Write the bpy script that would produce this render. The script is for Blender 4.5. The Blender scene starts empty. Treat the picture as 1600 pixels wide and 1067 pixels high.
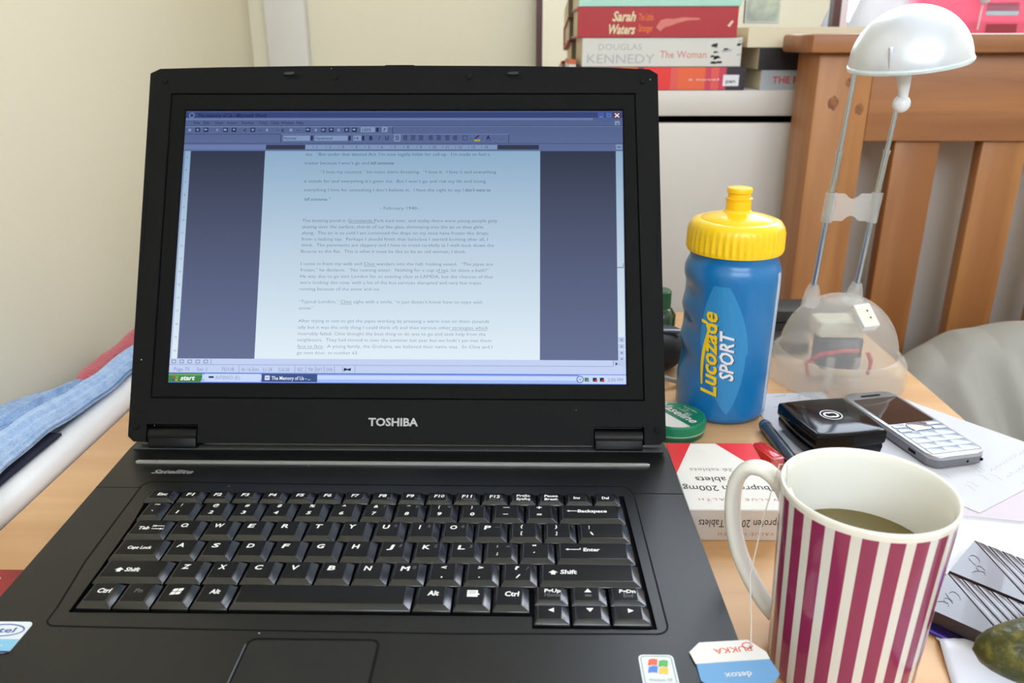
import bpy, bmesh, math, random
from mathutils import Matrix, Vector, noise

# ------------------------------------------------------------------ camera, world, light, exposure
scene = bpy.context.scene
COL = scene.collection
PI = math.pi
R = math.radians

cam_data = bpy.data.cameras.new('camera')
cam = bpy.data.objects.new('camera', cam_data)
COL.objects.link(cam)
cam.location = (0.1928, -0.3868, 1.01846)
cam.rotation_euler = (R(69.523), R(0.098), R(0.945))
cam_data.sensor_width = 22.3
cam_data.lens = 17.56
cam_data.clip_start = 0.02
cam_data.dof.use_dof = True
cam_data.dof.focus_distance = 0.50
cam_data.dof.aperture_fstop = 8.0
scene.camera = cam

scene.view_settings.view_transform = 'Standard'
scene.view_settings.look = 'None'
scene.view_settings.gamma = 1
scene.view_settings.use_curve_mapping = False
scene.view_settings.exposure = 0.0

world = bpy.data.worlds.new('daylight')
scene.world = world
world.use_nodes = True
bg = world.node_tree.nodes['Background']
bg.inputs['Color'].default_value = (0.825, 0.925, 1.065, 1)
bg.inputs['Strength'].default_value = 9.7

def portal(name, loc, rot, sx, sy):
    l = bpy.data.lights.new(name, 'AREA')
    l.shape = 'RECTANGLE'; l.size = sx; l.size_y = sy
    o = bpy.data.objects.new(name, l)
    o.location = loc; o.rotation_euler = rot
    COL.objects.link(o)
    l.cycles.is_portal = True
    return o
# daylight enters through the back window and two added, unseen windows
portal('daylight_portal', (1.2075, 1.16, 1.62), (R(-90), 0, 0), 1.025, 1.17)
portal('daylight_portal', (0.50, 1.16, 1.83), (R(-90), 0, 0), 0.30, 0.76)  # daylight for the added, unseen upper window
portal('daylight_portal', (0.65, -1.91, 1.93), (R(90), 0, 0), 1.8, 0.86)  # daylight for the added front window, filling from behind the camera
try:
    scene.cycles.use_denoising = True
    scene.cycles.max_bounces = 8
    scene.cycles.diffuse_bounces = 5
    scene.cycles.glossy_bounces = 4
    scene.cycles.transparent_max_bounces = 12
    scene.cycles.caustics_reflective = False
    scene.cycles.caustics_refractive = False
    scene.cycles.sample_clamp_indirect = 6.0
except Exception:
    pass

# ------------------------------------------------------------------ materials
def lin(c):
    out = []
    for v in c:
        v = v / 255.0
        out.append(v / 12.92 if v <= 0.04045 else ((v + 0.055) / 1.055) ** 2.4)
    return (out[0], out[1], out[2], 1.0)

MATS = {}
def mat(name, rgb, rough=0.5, metal=0.0, spec=0.5, trans=0.0, ior=1.45, coat=0.0, sheen=0.0, alpha=1.0, sss=0.0):
    if name in MATS: return MATS[name]
    m = bpy.data.materials.new(name); m.use_nodes = True
    b = m.node_tree.nodes['Principled BSDF']
    b.inputs['Base Color'].default_value = lin(rgb)
    b.inputs['Roughness'].default_value = rough
    b.inputs['Metallic'].default_value = metal
    b.inputs['Specular IOR Level'].default_value = spec
    b.inputs['Transmission Weight'].default_value = trans
    b.inputs['IOR'].default_value = ior
    b.inputs['Coat Weight'].default_value = coat
    b.inputs['Sheen Weight'].default_value = sheen
    b.inputs['Alpha'].default_value = alpha
    MATS[name] = m
    return m

def emit(name, rgb, strength=1.0):
    if name in MATS: return MATS[name]
    m = bpy.data.materials.new(name); m.use_nodes = True
    nt = m.node_tree; nt.nodes.clear()
    e = nt.nodes.new('ShaderNodeEmission'); o = nt.nodes.new('ShaderNodeOutputMaterial')
    e.inputs['Color'].default_value = lin(rgb); e.inputs['Strength'].default_value = strength
    nt.links.new(e.outputs[0], o.inputs[0])
    MATS[name] = m
    return m

def emit_view_falloff(name, top, bottom, y0, y1):
    """a lit area of the display; viewing-angle falloff is painted into its emission, dimmer upwards"""
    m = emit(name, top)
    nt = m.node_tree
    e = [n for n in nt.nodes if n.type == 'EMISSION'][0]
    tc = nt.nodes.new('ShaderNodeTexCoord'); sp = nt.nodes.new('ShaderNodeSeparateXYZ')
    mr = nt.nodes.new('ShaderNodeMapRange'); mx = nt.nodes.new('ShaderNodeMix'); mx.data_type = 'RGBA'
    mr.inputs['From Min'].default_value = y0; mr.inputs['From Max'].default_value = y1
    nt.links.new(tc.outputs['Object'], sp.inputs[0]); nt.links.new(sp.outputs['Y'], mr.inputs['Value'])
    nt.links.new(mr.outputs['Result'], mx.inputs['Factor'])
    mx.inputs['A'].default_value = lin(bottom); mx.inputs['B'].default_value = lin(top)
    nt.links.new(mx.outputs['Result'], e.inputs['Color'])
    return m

def nodes(m):
    nt = m.node_tree
    return nt, nt.nodes['Principled BSDF']

def add_bump(m, scale=200.0, strength=0.2, dist=0.001, detail=3.0, stretch=None):
    nt, b = nodes(m)
    tc = nt.nodes.new('ShaderNodeTexCoord'); mp = nt.nodes.new('ShaderNodeMapping')
    n = nt.nodes.new('ShaderNodeTexNoise'); bp = nt.nodes.new('ShaderNodeBump')
    n.inputs['Scale'].default_value = scale; n.inputs['Detail'].default_value = detail
    if stretch: mp.inputs['Scale'].default_value = stretch
    bp.inputs['Strength'].default_value = strength; bp.inputs['Distance'].default_value = dist
    nt.links.new(tc.outputs['Object'], mp.inputs[0]); nt.links.new(mp.outputs[0], n.inputs['Vector'])
    nt.links.new(n.outputs['Fac'], bp.inputs['Height']); nt.links.new(bp.outputs[0], b.inputs['Normal'])
    return m

def add_mottle(m, rgb2, scale=20.0, lo=0.4, hi=0.6, stretch=(1, 1, 1), detail=4.0, distortion=0.0):
    nt, b = nodes(m)
    tc = nt.nodes.new('ShaderNodeTexCoord'); mp = nt.nodes.new('ShaderNodeMapping')
    n = nt.nodes.new('ShaderNodeTexNoise'); mr = nt.nodes.new('ShaderNodeMapRange')
    mx = nt.nodes.new('ShaderNodeMix'); mx.data_type = 'RGBA'
    n.inputs['Scale'].default_value = scale; n.inputs['Detail'].default_value = detail
    n.inputs['Distortion'].default_value = distortion
    mp.inputs['Scale'].default_value = stretch
    mr.inputs['From Min'].default_value = lo; mr.inputs['From Max'].default_value = hi
    nt.links.new(tc.outputs['Object'], mp.inputs[0]); nt.links.new(mp.outputs[0], n.inputs['Vector'])
    nt.links.new(n.outputs['Fac'], mr.inputs['Value']); nt.links.new(mr.outputs['Result'], mx.inputs['Factor'])
    mx.inputs['A'].default_value = b.inputs['Base Color'].default_value[:]
    mx.inputs['B'].default_value = lin(rgb2)
    nt.links.new(mx.outputs['Result'], b.inputs['Base Color'])
    return m

def add_dust(m, scale=70.0, size=0.035, keep=0.6):
    """a few pale specks of dust lying on the surface"""
    nt, b = nodes(m)
    tc = nt.nodes.new('ShaderNodeTexCoord'); v = nt.nodes.new('ShaderNodeTexVoronoi')
    v.inputs['Scale'].default_value = scale
    lt = nt.nodes.new('ShaderNodeMath'); lt.operation = 'LESS_THAN'; lt.inputs[1].default_value = size
    sp = nt.nodes.new('ShaderNodeSeparateColor')
    gt = nt.nodes.new('ShaderNodeMath'); gt.operation = 'GREATER_THAN'; gt.inputs[1].default_value = keep
    mu = nt.nodes.new('ShaderNodeMath'); mu.operation = 'MULTIPLY'
    mx = nt.nodes.new('ShaderNodeMix'); mx.data_type = 'RGBA'
    nt.links.new(tc.outputs['Object'], v.inputs['Vector'])
    nt.links.new(v.outputs['Distance'], lt.inputs[0]); nt.links.new(v.outputs['Color'], sp.inputs[0])
    nt.links.new(sp.outputs[0], gt.inputs[0]); nt.links.new(lt.outputs[0], mu.inputs[0]); nt.links.new(gt.outputs[0], mu.inputs[1])
    nt.links.new(mu.outputs[0], mx.inputs['Factor'])
    mx.inputs['A'].default_value = b.inputs['Base Color'].default_value[:]
    mx.inputs['B'].default_value = lin((190, 185, 175))
    nt.links.new(mx.outputs['Result'], b.inputs['Base Color'])
    return m

def stripes(name, rgb1, rgb2, n, duty, rough=0.15):
    """n upright stripes around the local z axis"""
    m = mat(name, rgb1, rough, coat=0.3)
    nt, b = nodes(m)
    tc = nt.nodes.new('ShaderNodeTexCoord'); sp = nt.nodes.new('ShaderNodeSeparateXYZ')
    at = nt.nodes.new('ShaderNodeMath'); at.operation = 'ARCTAN2'
    mu = nt.nodes.new('ShaderNodeMath'); mu.operation = 'MULTIPLY'; mu.inputs[1].default_value = n / (2 * PI)
    fr = nt.nodes.new('ShaderNodeMath'); fr.operation = 'FRACT'
    lt = nt.nodes.new('ShaderNodeMath'); lt.operation = 'LESS_THAN'; lt.inputs[1].default_value = duty
    mx = nt.nodes.new('ShaderNodeMix'); mx.data_type = 'RGBA'
    ad = nt.nodes.new('ShaderNodeMath'); ad.operation = 'ADD'; ad.inputs[1].default_value = 50.0
    nt.links.new(tc.outputs['Object'], sp.inputs[0])
    nt.links.new(sp.outputs['Y'], at.inputs[0]); nt.links.new(sp.outputs['X'], at.inputs[1])
    nt.links.new(at.outputs[0], mu.inputs[0]); nt.links.new(mu.outputs[0], ad.inputs[0])
    nt.links.new(ad.outputs[0], fr.inputs[0]); nt.links.new(fr.outputs[0], lt.inputs[0])
    nt.links.new(lt.outputs[0], mx.inputs['Factor'])
    mx.inputs['A'].default_value = lin(rgb2); mx.inputs['B'].default_value = lin(rgb1)
    nt.links.new(mx.outputs['Result'], b.inputs['Base Color'])
    return m

def wood(name, a, bcol, along='x', scale=9.0, rough=0.4, lo=0.35, hi=0.65):
    st = {'x': (0.06, 1, 1), 'y': (1, 0.06, 1), 'z': (1, 1, 0.06)}[along]
    m = mat(name, a, rough)
    add_mottle(m, bcol, scale, lo, hi, st, 6.0, 0.6)
    return m

# ------------------------------------------------------------------ mesh builder
_txt = {}
def text_geo(body, bold=0.0, shear=0.0, res=2, space=1.0):
    key = (body, bold, shear, res, space)
    if key in _txt: return _txt[key]
    cu = bpy.data.curves.new('lettering', 'FONT')
    cu.body = body; cu.size = 1.0; cu.offset = bold; cu.shear = shear
    cu.resolution_u = res; cu.space_character = space
    ob = bpy.data.objects.new('lettering', cu)
    me = bpy.data.meshes.new_from_object(ob)
    vs = [(v.co.x, v.co.y) for v in me.vertices]
    fs = [tuple(p.vertices) for p in me.polygons]
    bpy.data.objects.remove(ob); bpy.data.curves.remove(cu); bpy.data.meshes.remove(me)
    if vs:
        x0 = min(v[0] for v in vs); x1 = max(v[0] for v in vs)
    else:
        x0, x1 = 0, 1
    _txt[key] = (vs, fs, x0, x1)
    return _txt[key]

CAP = 0.729   # capital height of the built-in font at size 1

class MB:
    def __init__(s):
        s.bm = bmesh.new(); s.mi = 0
    def m(s, i): s.mi = i; return s
    def face(s, vs):
        try:
            f = s.bm.faces.new(vs); f.material_index = s.mi; return f
        except ValueError:
            return None
    def v(s, p, M=None):
        p = Vector(p)
        return s.bm.verts.new(M @ p if M else p)
    def box(s, x0, x1, y0, y1, z0, z1, bev=0.0, M=None, seg=2):
        vs = [s.v(p, M) for p in ((x0,y0,z0),(x1,y0,z0),(x1,y1,z0),(x0,y1,z0),(x0,y0,z1),(x1,y0,z1),(x1,y1,z1),(x0,y1,z1))]
        fs = [s.face([vs[i] for i in q]) for q in ((0,3,2,1),(4,5,6,7),(0,1,5,4),(1,2,6,5),(2,3,7,6),(3,0,4,7))]
        if bev > 0:
            es = list({e for f in fs for e in f.edges})
            r = bmesh.ops.bevel(s.bm, geom=es, offset=bev, segments=seg, affect='EDGES', profile=0.5)
            for f in r['faces']: f.material_index = s.mi
        return s
    def prism(s, pts, z0, z1, M=None, holes=(), bev=0.0):
        """polygon (with holes) extruded from z0 to z1"""
        loops = [list(pts)] + [list(h) for h in holes]
        tops, bots = [], []
        for L in loops:
            tops.append([s.v((p[0], p[1], z1), M) for p in L])
            bots.append([s.v((p[0], p[1], z0), M) for p in L])
        top_faces = []
        if len(loops) == 1:
            f = s.face(tops[0]); s.face(list(reversed(bots[0])))
            if f: top_faces.append(f)
        else:
            for rings in (tops, bots):
                es = []
                for L in rings:
                    for i in range(len(L)):
                        es.append(s.bm.edges.new((L[i], L[(i + 1) % len(L)])))
                r = bmesh.ops.triangle_fill(s.bm, use_beauty=True, use_dissolve=False, edges=es)
                for g in r['geom']:
                    if isinstance(g, bmesh.types.BMFace): g.material_index = s.mi
        for k in range(len(loops)):
            T, B = tops[k], bots[k]
            n = len(T)
            for i in range(n):
                j = (i + 1) % n
                s.face([B[i], B[j], T[j], T[i]])
        if bev > 0 and top_faces:
            r = bmesh.ops.bevel(s.bm, geom=list(top_faces[0].edges), offset=bev, segments=2, affect='EDGES', profile=0.5)
            for f in r['faces']: f.material_index = s.mi
        return s
    def quad(s, x0, x1, y0, y1, z, M=None):
        s.face([s.v(p, M) for p in ((x0,y0,z),(x1,y0,z),(x1,y1,z),(x0,y1,z))]); return s
    def poly(s, pts, z, M=None):
        s.face([s.v((p[0], p[1], z), M) for p in pts]); return s
    def ribbon(s, pts, w, z, M=None, closed=True):
        """thin flat line along a 2D path"""
        n = len(pts); ring = []
        for i in range(n):
            if closed: a, b = pts[i - 1], pts[(i + 1) % n]
            else: a, b = pts[max(0, i - 1)], pts[min(n - 1, i + 1)]
            d = Vector((b[0] - a[0], b[1] - a[1])); d.normalize()
            nn = Vector((-d.y, d.x)) * w / 2
            ring.append((s.v((pts[i][0] + nn.x, pts[i][1] + nn.y, z), M), s.v((pts[i][0] - nn.x, pts[i][1] - nn.y, z), M)))
        for i in range(n if closed else n - 1):
            a, b = ring[i], ring[(i + 1) % n]
            s.face([a[1], b[1], b[0], a[0]])
        return s
    def lathe(s, prof, seg=48, M=None, caps=(True, True), rfun=None, matfun=None):
        rings = []
        for (r, z) in prof:
            ring = []
            for i in range(seg):
                t = 2 * PI * i / seg
                rr = r if rfun is None else rfun(r, z, t)
                ring.append(s.v((rr * math.cos(t), rr * math.sin(t), z), M))
            rings.append(ring)
        for k in range(len(rings) - 1):
            for i in range(seg):
                j = (i + 1) % seg
                f = s.face([rings[k][i], rings[k][j], rings[k + 1][j], rings[k + 1][i]])
                if f and matfun: f.material_index = matfun(prof[k][1], 2 * PI * (i + .5) / seg)
        if caps[0]: s.face(list(reversed(rings[0])))
        if caps[1]: s.face(rings[-1])
        return s
    def tube(s, path, r, seg=12, M=None, caps=True, rb=None, up=(0, 0, 1)):
        """sweep an ellipse (r across, rb along up) down a 3D path; r may be a list"""
        path = [Vector(p) for p in path]; n = len(path); rings = []
        upv = Vector(up)
        for i in range(n):
            d = path[min(n - 1, i + 1)] - path[max(0, i - 1)]; d.normalize()
            a = d.cross(upv)
            if a.length < 1e-4: a = d.cross(Vector((1, 0, 0)))
            a.normalize(); b = a.cross(d)
            ra = r[i] if isinstance(r, (list, tuple)) else r
            rbb = ra if rb is None else (rb[i] if isinstance(rb, (list, tuple)) else rb)
            rings.append([s.v(path[i] + a * ra * math.cos(2 * PI * k / seg) + b * rbb * math.sin(2 * PI * k / seg), M) for k in range(seg)])
        for i in range(n - 1):
            for k in range(seg):
                l = (k + 1) % seg
                s.face([rings[i][k], rings[i + 1][k], rings[i + 1][l], rings[i][l]])
        if caps:
            s.face(rings[0]); s.face(list(reversed(rings[-1])))
        return s
    def ball(s, c, r, M=None, seg=20, squash=1.0):
        prof = [(r * math.sin(PI * k / 12), -r * squash * math.cos(PI * k / 12)) for k in range(13)]
        prof = [(max(a, 1e-5), z) for a, z in prof]
        T = Matrix.Translation(c)
        return s.lathe(prof, seg, (M @ T) if M else T)
    def grid(s, fn, nu, nv, wrap=False):
        g = [[s.v(fn(i / (nu - 1), j / (nv - 1))) for j in range(nv)] for i in range(nu)]
        for i in range(nu - 1):
            for j in range(nv - 1):
                s.face([g[i][j], g[i + 1][j], g[i + 1][j + 1], g[i][j + 1]])
        return s
    def text(s, body, x0, y0, h, z=0.0, x1=None, M=None, bold=0.0, shear=0.0, fn=None, align='l', space=1.0, res=2):
        """lettering with capitals h high, baseline y0, from x0 (to x1 when given)"""
        vs, fs, a, b = text_geo(body, bold, shear, res, space)
        sy = h / CAP
        sx = sy if x1 is None else (x1 - x0) / max(1e-6, (b - a))
        w = (b - a) * sx
        off = x0 if (align == 'l' or x1 is not None) else (x0 - w / 2 if align == 'c' else x0 - w)
        bv = []
        for (px, py) in vs:
            X, Y = off + (px - a) * sx, y0 + py * sy
            bv.append(s.v(fn(X, Y) if fn else (X, Y, z), M))
        for f in fs: s.face([bv[i] for i in f])
        return s
    def build(s, name, mats, parent=None, smooth=40, loc=None, rot=None, doubles=0.0):
        if doubles: bmesh.ops.remove_doubles(s.bm, verts=s.bm.verts, dist=doubles)
        me = bpy.data.meshes.new(name)
        s.bm.normal_update(); s.bm.to_mesh(me); s.bm.free()
        for m in (mats if isinstance(mats, (list, tuple)) else [mats]): me.materials.append(m)
        if smooth:
            me.polygons.foreach_set('use_smooth', [True] * len(me.polygons))
            me.set_sharp_from_angle(angle=R(smooth))
        o = bpy.data.objects.new(name, me); COL.objects.link(o)
        if parent: o.parent = parent
        if loc is not None: o.location = loc
        if rot is not None: o.rotation_euler = rot
        return o

def tag(o, label, cat, group=None, kind=None):
    o['label'] = label; o['category'] = cat
    if group: o['group'] = group
    if kind: o['kind'] = kind
    return o
def thing(name, label, cat, loc=(0, 0, 0), rotz=0.0, group=None):
    o = bpy.data.objects.new(name, None); o.empty_display_size = 0.02; COL.objects.link(o)
    o.location = loc; o.rotation_euler = (0, 0, rotz)
    return tag(o, label, cat, group)
def struct(o):
    o['kind'] = 'structure'; return o
def solidify(o, t, off=-1.0):
    m = o.modifiers.new('thickness', 'SOLIDIFY'); m.thickness = t; m.offset = off; return o
def subsurf(o, n=1):
    m = o.modifiers.new('smooth', 'SUBSURF'); m.levels = n; m.render_levels = n; return o
def rrect(x0, x1, y0, y1, r, n=5):
    out = []
    for cx, cy, a0 in ((x1 - r, y0 + r, -90), (x1 - r, y1 - r, 0), (x0 + r, y1 - r, 90), (x0 + r, y0 + r, 180)):
        for k in range(n + 1):
            a = R(a0 + 90 * k / n); out.append((cx + r * math.cos(a), cy + r * math.sin(a)))
    return out
def lerp(a, b, t): return a + (b - a) * t
def interp(xs, ys, x):
    if x <= xs[0]: return ys[0]
    for i in range(len(xs) - 1):
        if x <= xs[i + 1]:
            t = (x - xs[i]) / (xs[i + 1] - xs[i]); return lerp(ys[i], ys[i + 1], t)
    return ys[-1]
def nz(x, y, z=0.0): return noise.noise(Vector((x, y, z)))
random.seed(4)

# ------------------------------------------------------------------ the room
WALL = mat('cream_wall_paint', (227, 219, 197), 0.85, spec=0.2)
CREAM_R = mat('cream_paint', (228, 222, 206), 0.85, spec=0.2)
WHITE_TRIM = mat('white_gloss_paint', (214, 212, 208), 0.35)
CEIL = mat('white_ceiling', (235, 232, 225), 0.9, spec=0.1)
CARPET = add_bump(mat('grey_brown_carpet', (122, 112, 102), 0.95, spec=0.1), 400, 0.5, 0.004)
LW, BW, RW, FW, CH = -0.2675, 1.05, 2.0, -1.8, 2.4

b = MB(); b.box(LW - .1, RW + .1, FW - .1, BW + .1, -0.1, 0.0); struct(b.build('floor', CARPET))
b = MB(); b.box(LW - .1, RW + .1, FW - .1, BW + .1, CH, CH + .1); struct(b.build('ceiling', CEIL))
b = MB(); b.box(LW - .1, LW, FW - .1, BW + .1, 0, CH); struct(b.build('wall_left', WALL))
W1 = (0.695, 1.72, 1.035, 2.20)      # window in the back wall: x0 x1 z0 z1
W_ADDED = (0.35, 0.65, 1.45, 2.20)      # added unseen upper window, put in for the sheen on the laptop deck
W_ADDED_FRONT = (-0.25, 1.55, 1.50, 2.36)        # unseen window assumed in the front wall behind the camera, added for fill light
Mb = Matrix(((1, 0, 0, 0), (0, 0, -1, BW + .1), (0, 1, 0, 0), (0, 0, 0, 1)))   # (x, z) plane -> back wall, outwards
b = MB()
b.prism([(LW, 0), (RW, 0), (RW, CH), (LW, CH)], 0, 0.1, Mb, holes=[[(W1[0], W1[2]), (W1[1], W1[2]), (W1[1], W1[3]), (W1[0], W1[3])], [(W_ADDED[0], W_ADDED[2]), (W_ADDED[1], W_ADDED[2]), (W_ADDED[1], W_ADDED[3]), (W_ADDED[0], W_ADDED[3])]])
struct(b.build('wall_back', WALL, smooth=0))
Mr = Matrix(((1, 0, 0, 0), (0, 0, -1, FW), (0, 1, 0, 0), (0, 0, 0, 1)))          # (x, z) plane -> front wall, outwards
b = MB()
b.prism([(LW, 0), (RW, 0), (RW, CH), (LW, CH)], 0, 0.1, Mr, holes=[[(W_ADDED_FRONT[0], W_ADDED_FRONT[2]), (W_ADDED_FRONT[1], W_ADDED_FRONT[2]), (W_ADDED_FRONT[1], W_ADDED_FRONT[3]), (W_ADDED_FRONT[0], W_ADDED_FRONT[3])]])
struct(b.build('wall_front', CREAM_R, smooth=0))
b = MB(); b.box(RW, RW + .1, FW - .1, BW + .1, 0, CH); struct(b.build('wall_right', WALL))

def pane_mat():
    m = bpy.data.materials.new('window_glass'); m.use_nodes = True
    nt = m.node_tree; nt.nodes.clear()
    t = nt.nodes.new('ShaderNodeBsdfTransparent'); g = nt.nodes.new('ShaderNodeBsdfGlossy'); g.inputs['Roughness'].default_value = 0.02
    x = nt.nodes.new('ShaderNodeMixShader'); x.inputs[0].default_value = 0.06
    o = nt.nodes.new('ShaderNodeOutputMaterial')
    nt.links.new(t.outputs[0], x.inputs[1]); nt.links.new(g.outputs[0], x.inputs[2]); nt.links.new(x.outputs[0], o.inputs[0])
    return m
PANE = pane_mat()
BROWN = mat('dark_brown_wood', (78, 42, 34), 0.45)
def window(name, M, x0, x1, z0, z1, fm):
    b = MB()
    b.prism([(x0, z0), (x1, z0), (x1, z1), (x0, z1)], 0.02, 0.075, M, holes=[[(x0 + .035, z0 + .012), (x1 - .035, z0 + .012), (x1 - .035, z1 - .035), (x0 + .035, z1 - .035)]])
    xm = (x0 + x1) / 2
    b.box(xm - .02, xm + .02, z0 + .012, z1 - .035, 0.025, 0.07, M=M)
    f = struct(b.build(name, fm, smooth=0))
    p = MB(); p.quad(x0 + .03, x1 - .03, z0 + .01, z1 - .03, 0.045, M)
    p.build('window_pane', PANE, f, smooth=0)
    return f
window('window_1', Mb, *W1, WHITE_TRIM)
window('window_added_front', Mr, *W_ADDED_FRONT, WHITE_TRIM)  # added out of view to give fill light from the camera side
window('window_added', Mb, *W_ADDED, WHITE_TRIM)  # added out of view to give the deck its sheen

# boxed pipe in the corner, window board
b = MB(); b.box(-0.237, -0.1690, 1.028, BW, 0, CH, 0.004); struct(b.build('trim_1', mat('pale_grey_paint', (215, 212, 205), 0.5)))
b = MB(); b.box(0.60, 1.80, 0.905, BW + .03, 1.000, 1.022, 0.004); struct(b.build('trim_2', WHITE_TRIM))

# ------------------------------------------------------------------ desk
DZ = 0.73
BEECH = wood('beech_laminate', (222, 178, 130), (206, 158, 110), 'x', 34, 0.42)
BEECH_E = mat('beech_edge', (190, 145, 100), 0.5)
t = thing('desk', 'pale beech desk under the open laptop', 'desk', (0.2, 0.09, 0))
b = MB(); b.box(-0.338, 0.350, -0.33, 0.395, DZ - .025, DZ, 0.002); b.build('desk_top', BEECH, t)
for sx, sy in ((-.31, -.30), (.32, -.30), (-.31, .365), (.32, .365)):
    b = MB(); b.box(sx - .022, sx + .022, sy - .022, sy + .022, 0, DZ - .025, 0.002); b.build('leg', BEECH_E, t)
b = MB(); b.box(-.288, .298, .355, .373, .45, DZ - .025); b.build('back_panel', BEECH_E, t)

# ------------------------------------------------------------------ laptop
BLK = add_dust(add_bump(mat('black_laptop_plastic', (18, 18, 18), 0.62, spec=0.12), 1500, 0.15, 0.0003), 75, 0.035, 0.55)
BLK2 = add_dust(mat('dark_grey_deck_plastic', (14, 15, 16), 0.33, spec=0.5), 70, 0.03, 0.6)
BZL = add_dust(mat('black_bezel_plastic', (16, 17, 16), 0.62, spec=0.1), 60, 0.02, 0.7)
DARK = mat('black_gap', (6, 6, 7), 0.7, spec=0.2)
KEYM = mat('black_key_plastic', (17, 17, 18), 0.5, spec=0.22)
KEYS = mat('smooth_key_side', (16, 16, 17), 0.2, spec=0.85)
LEG = mat('white_key_print', (232, 232, 230), 0.6)
DIM = mat('grey_key_print', (84, 84, 90), 0.6)
SILV = mat('silver_paint', (176, 175, 172), 0.35, metal=0.5)
RUB = mat('black_rubber', (18, 18, 18), 0.8, spec=0.2)
lap = thing('laptop', 'open black laptop with a lit document on its screen', 'laptop', (0, 0, DZ))

ZD = 0.030            # deck height above the desk
base_out = [(-.0635, -.142), (.2925, -.142), (.2915, -.08), (.2885, .098), (.2875, .122), (-.0735, .122), (-.0745, .096), (-.0700, 0.0)]
def XX(x): return (193 + (x - 193) * 0.99) / 1000.0
# keyboard hole
hole = [(XX(-29.5), -.0712), (XX(196.8), -.0712), (XX(196.8), -.0795), (XX(256), -.0795), (XX(253.5), .0385), (XX(-38.2), .0395), (XX(-34), .008), (XX(-31), -.04)]
b = MB()
b.prism(base_out, 0.0, ZD - .005)
b.build('base', [BLK2], lap, smooth=30)
b = MB()
b.m(0).prism(base_out, ZD - .005, ZD, holes=[hole])
# groove around the keyboard, seams, print
well = [(-.0290, -.0810)] + [(.060, -.0825), (.160, -.0835), (.245, -.0825)]
for k in range(5):
    a = R(-90 + 90 * k / 4); well.append((.2545 + .006 * math.cos(a), -.0765 + .006 * math.sin(a)))
well += [(.2600, -.03), (.2592, .040)]
for k in range(5):
    a = R(90 * k / 4); well.append((.2515 + .007 * math.cos(a), .0420 + .0075 * math.sin(a)))
well += [(.16, .0495), (.05, .0500), (-.034, .0515)]
for k in range(5):
    a = R(90 + 90 * k / 4); well.append((-.0385 + .006 * math.cos(a), .0455 + .006 * math.sin(a)))
well += [(-.0400, -.03), (-.0345, -.068)]
for k in range(1, 4):
    a = R(180 + 90 * k / 4); well.append((-.0285 + .006 * math.cos(a), -.0750 + .006 * math.sin(a)))
b.m(1).ribbon(well, .0009, ZD + .00012)
b.ribbon([(-.0722, .0445), (-.0445, .0445)], .0006, ZD + .00012, closed=False)
b.ribbon([(.2592, .0418), (.2892, .0415)], .0006, ZD + .00012, closed=False)
b.m(2).text('Satellite', -.0455, .0618, .0050, ZD + .00015, x1=-.0190, bold=.03, shear=.35)
b.build('deck', [BLK2, DARK, SILV], lap, smooth=0)
# rear ridge
b = MB(); b.box(-.0715, .2855, .0935, .0995, ZD, ZD + .0012, .0005); b.build('rear_ridge', mat('dark_grey_edge', (70, 70, 70), 0.4), lap)
b = MB(); b.prism(rrect(-.0615, .2740, .0745, .0775, .0014), ZD, ZD + .0012, bev=.0004)
b.m(1).quad(-.0478, -.0475, .0745, .0775, ZD + .00125); b.build('silver_strip', [SILV, DARK], lap)
# touchpad
b = MB(); tp = rrect(.0665, .1265, -.1300, -.0885, .004)
b.m(0).poly(tp, ZD + .0002); b.m(1).ribbon(tp, .0012, ZD + .0003)
b.m(2).ribbon([(.0660, -.128), (.0660, -.0925)], .0006, ZD + .0006, closed=False)  # pale line along the left edge
b.build('touchpad', [mat('touchpad_black', (18, 19, 19), 0.42), DARK, mat('pale_edge', (92, 98, 110), 0.4)], lap, smooth=0)
# stickers
b = MB()
st = rrect(-.0620, -.0395, -.0992, -.0785, .0025)
b.m(0).prism(st, ZD, ZD + .0003)
b.m(1).quad(-.0620, -.0395, -.0985, -.0905, ZD + .0004)
b.m(3).quad(-.0618, -.0397, -.0995, -.0982, ZD + .00045)
oval = [(-.0510 + .0100 * math.cos(a * PI / 16), -.0846 + .0040 * math.sin(a * PI / 16)) for a in range(32)]
b.m(2).ribbon(oval, .0006, ZD + .0005)
b.text('intel', -.0575, -.0862, .0036, ZD + .0005, x1=-.0450, bold=.01)
b.m(0).text('Celeron', -.0590, -.0955, .0022, ZD + .0005, x1=-.0450)
b.build('sticker', [mat('sticker_white', (222, 228, 232), 0.35), mat('sticker_blue', (132, 190, 222), 0.35), mat('ink_blue', (70, 95, 165), 0.4), mat('ink_navy', (40, 50, 110), 0.4)], lap, smooth=0)
b = MB()
b.m(0).prism(rrect(.2440, .2596, -.1190, -.0962, .0022), ZD, ZD + .0003)
b.m(1).ribbon(rrect(.2450, .2586, -.1180, -.0972, .0018), .0006, ZD + .0004)
for (i, x, y) in ((2, 0, 1), (3, 1, 1), (4, 0, 0), (5, 1, 0)):
    X0, Y0 = .2470 + x * .0046, -.1075 + y * .0044 - x * .0007
    pts = [(X0, Y0), (X0 + .0020, Y0 + .0006), (X0 + .0040, Y0 + .0001), (X0 + .0044, Y0 + .0038), (X0 + .0024, Y0 + .0043), (X0 + .0004, Y0 + .0037)]
    b.m(i).poly([(p[0] + (p[1] + .1075) * .12, p[1]) for p in pts], ZD + .0005)
b.m(6).text('Windows XP', .2467, -.1125, .0020, ZD + .0005, x1=.2570)
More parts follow.
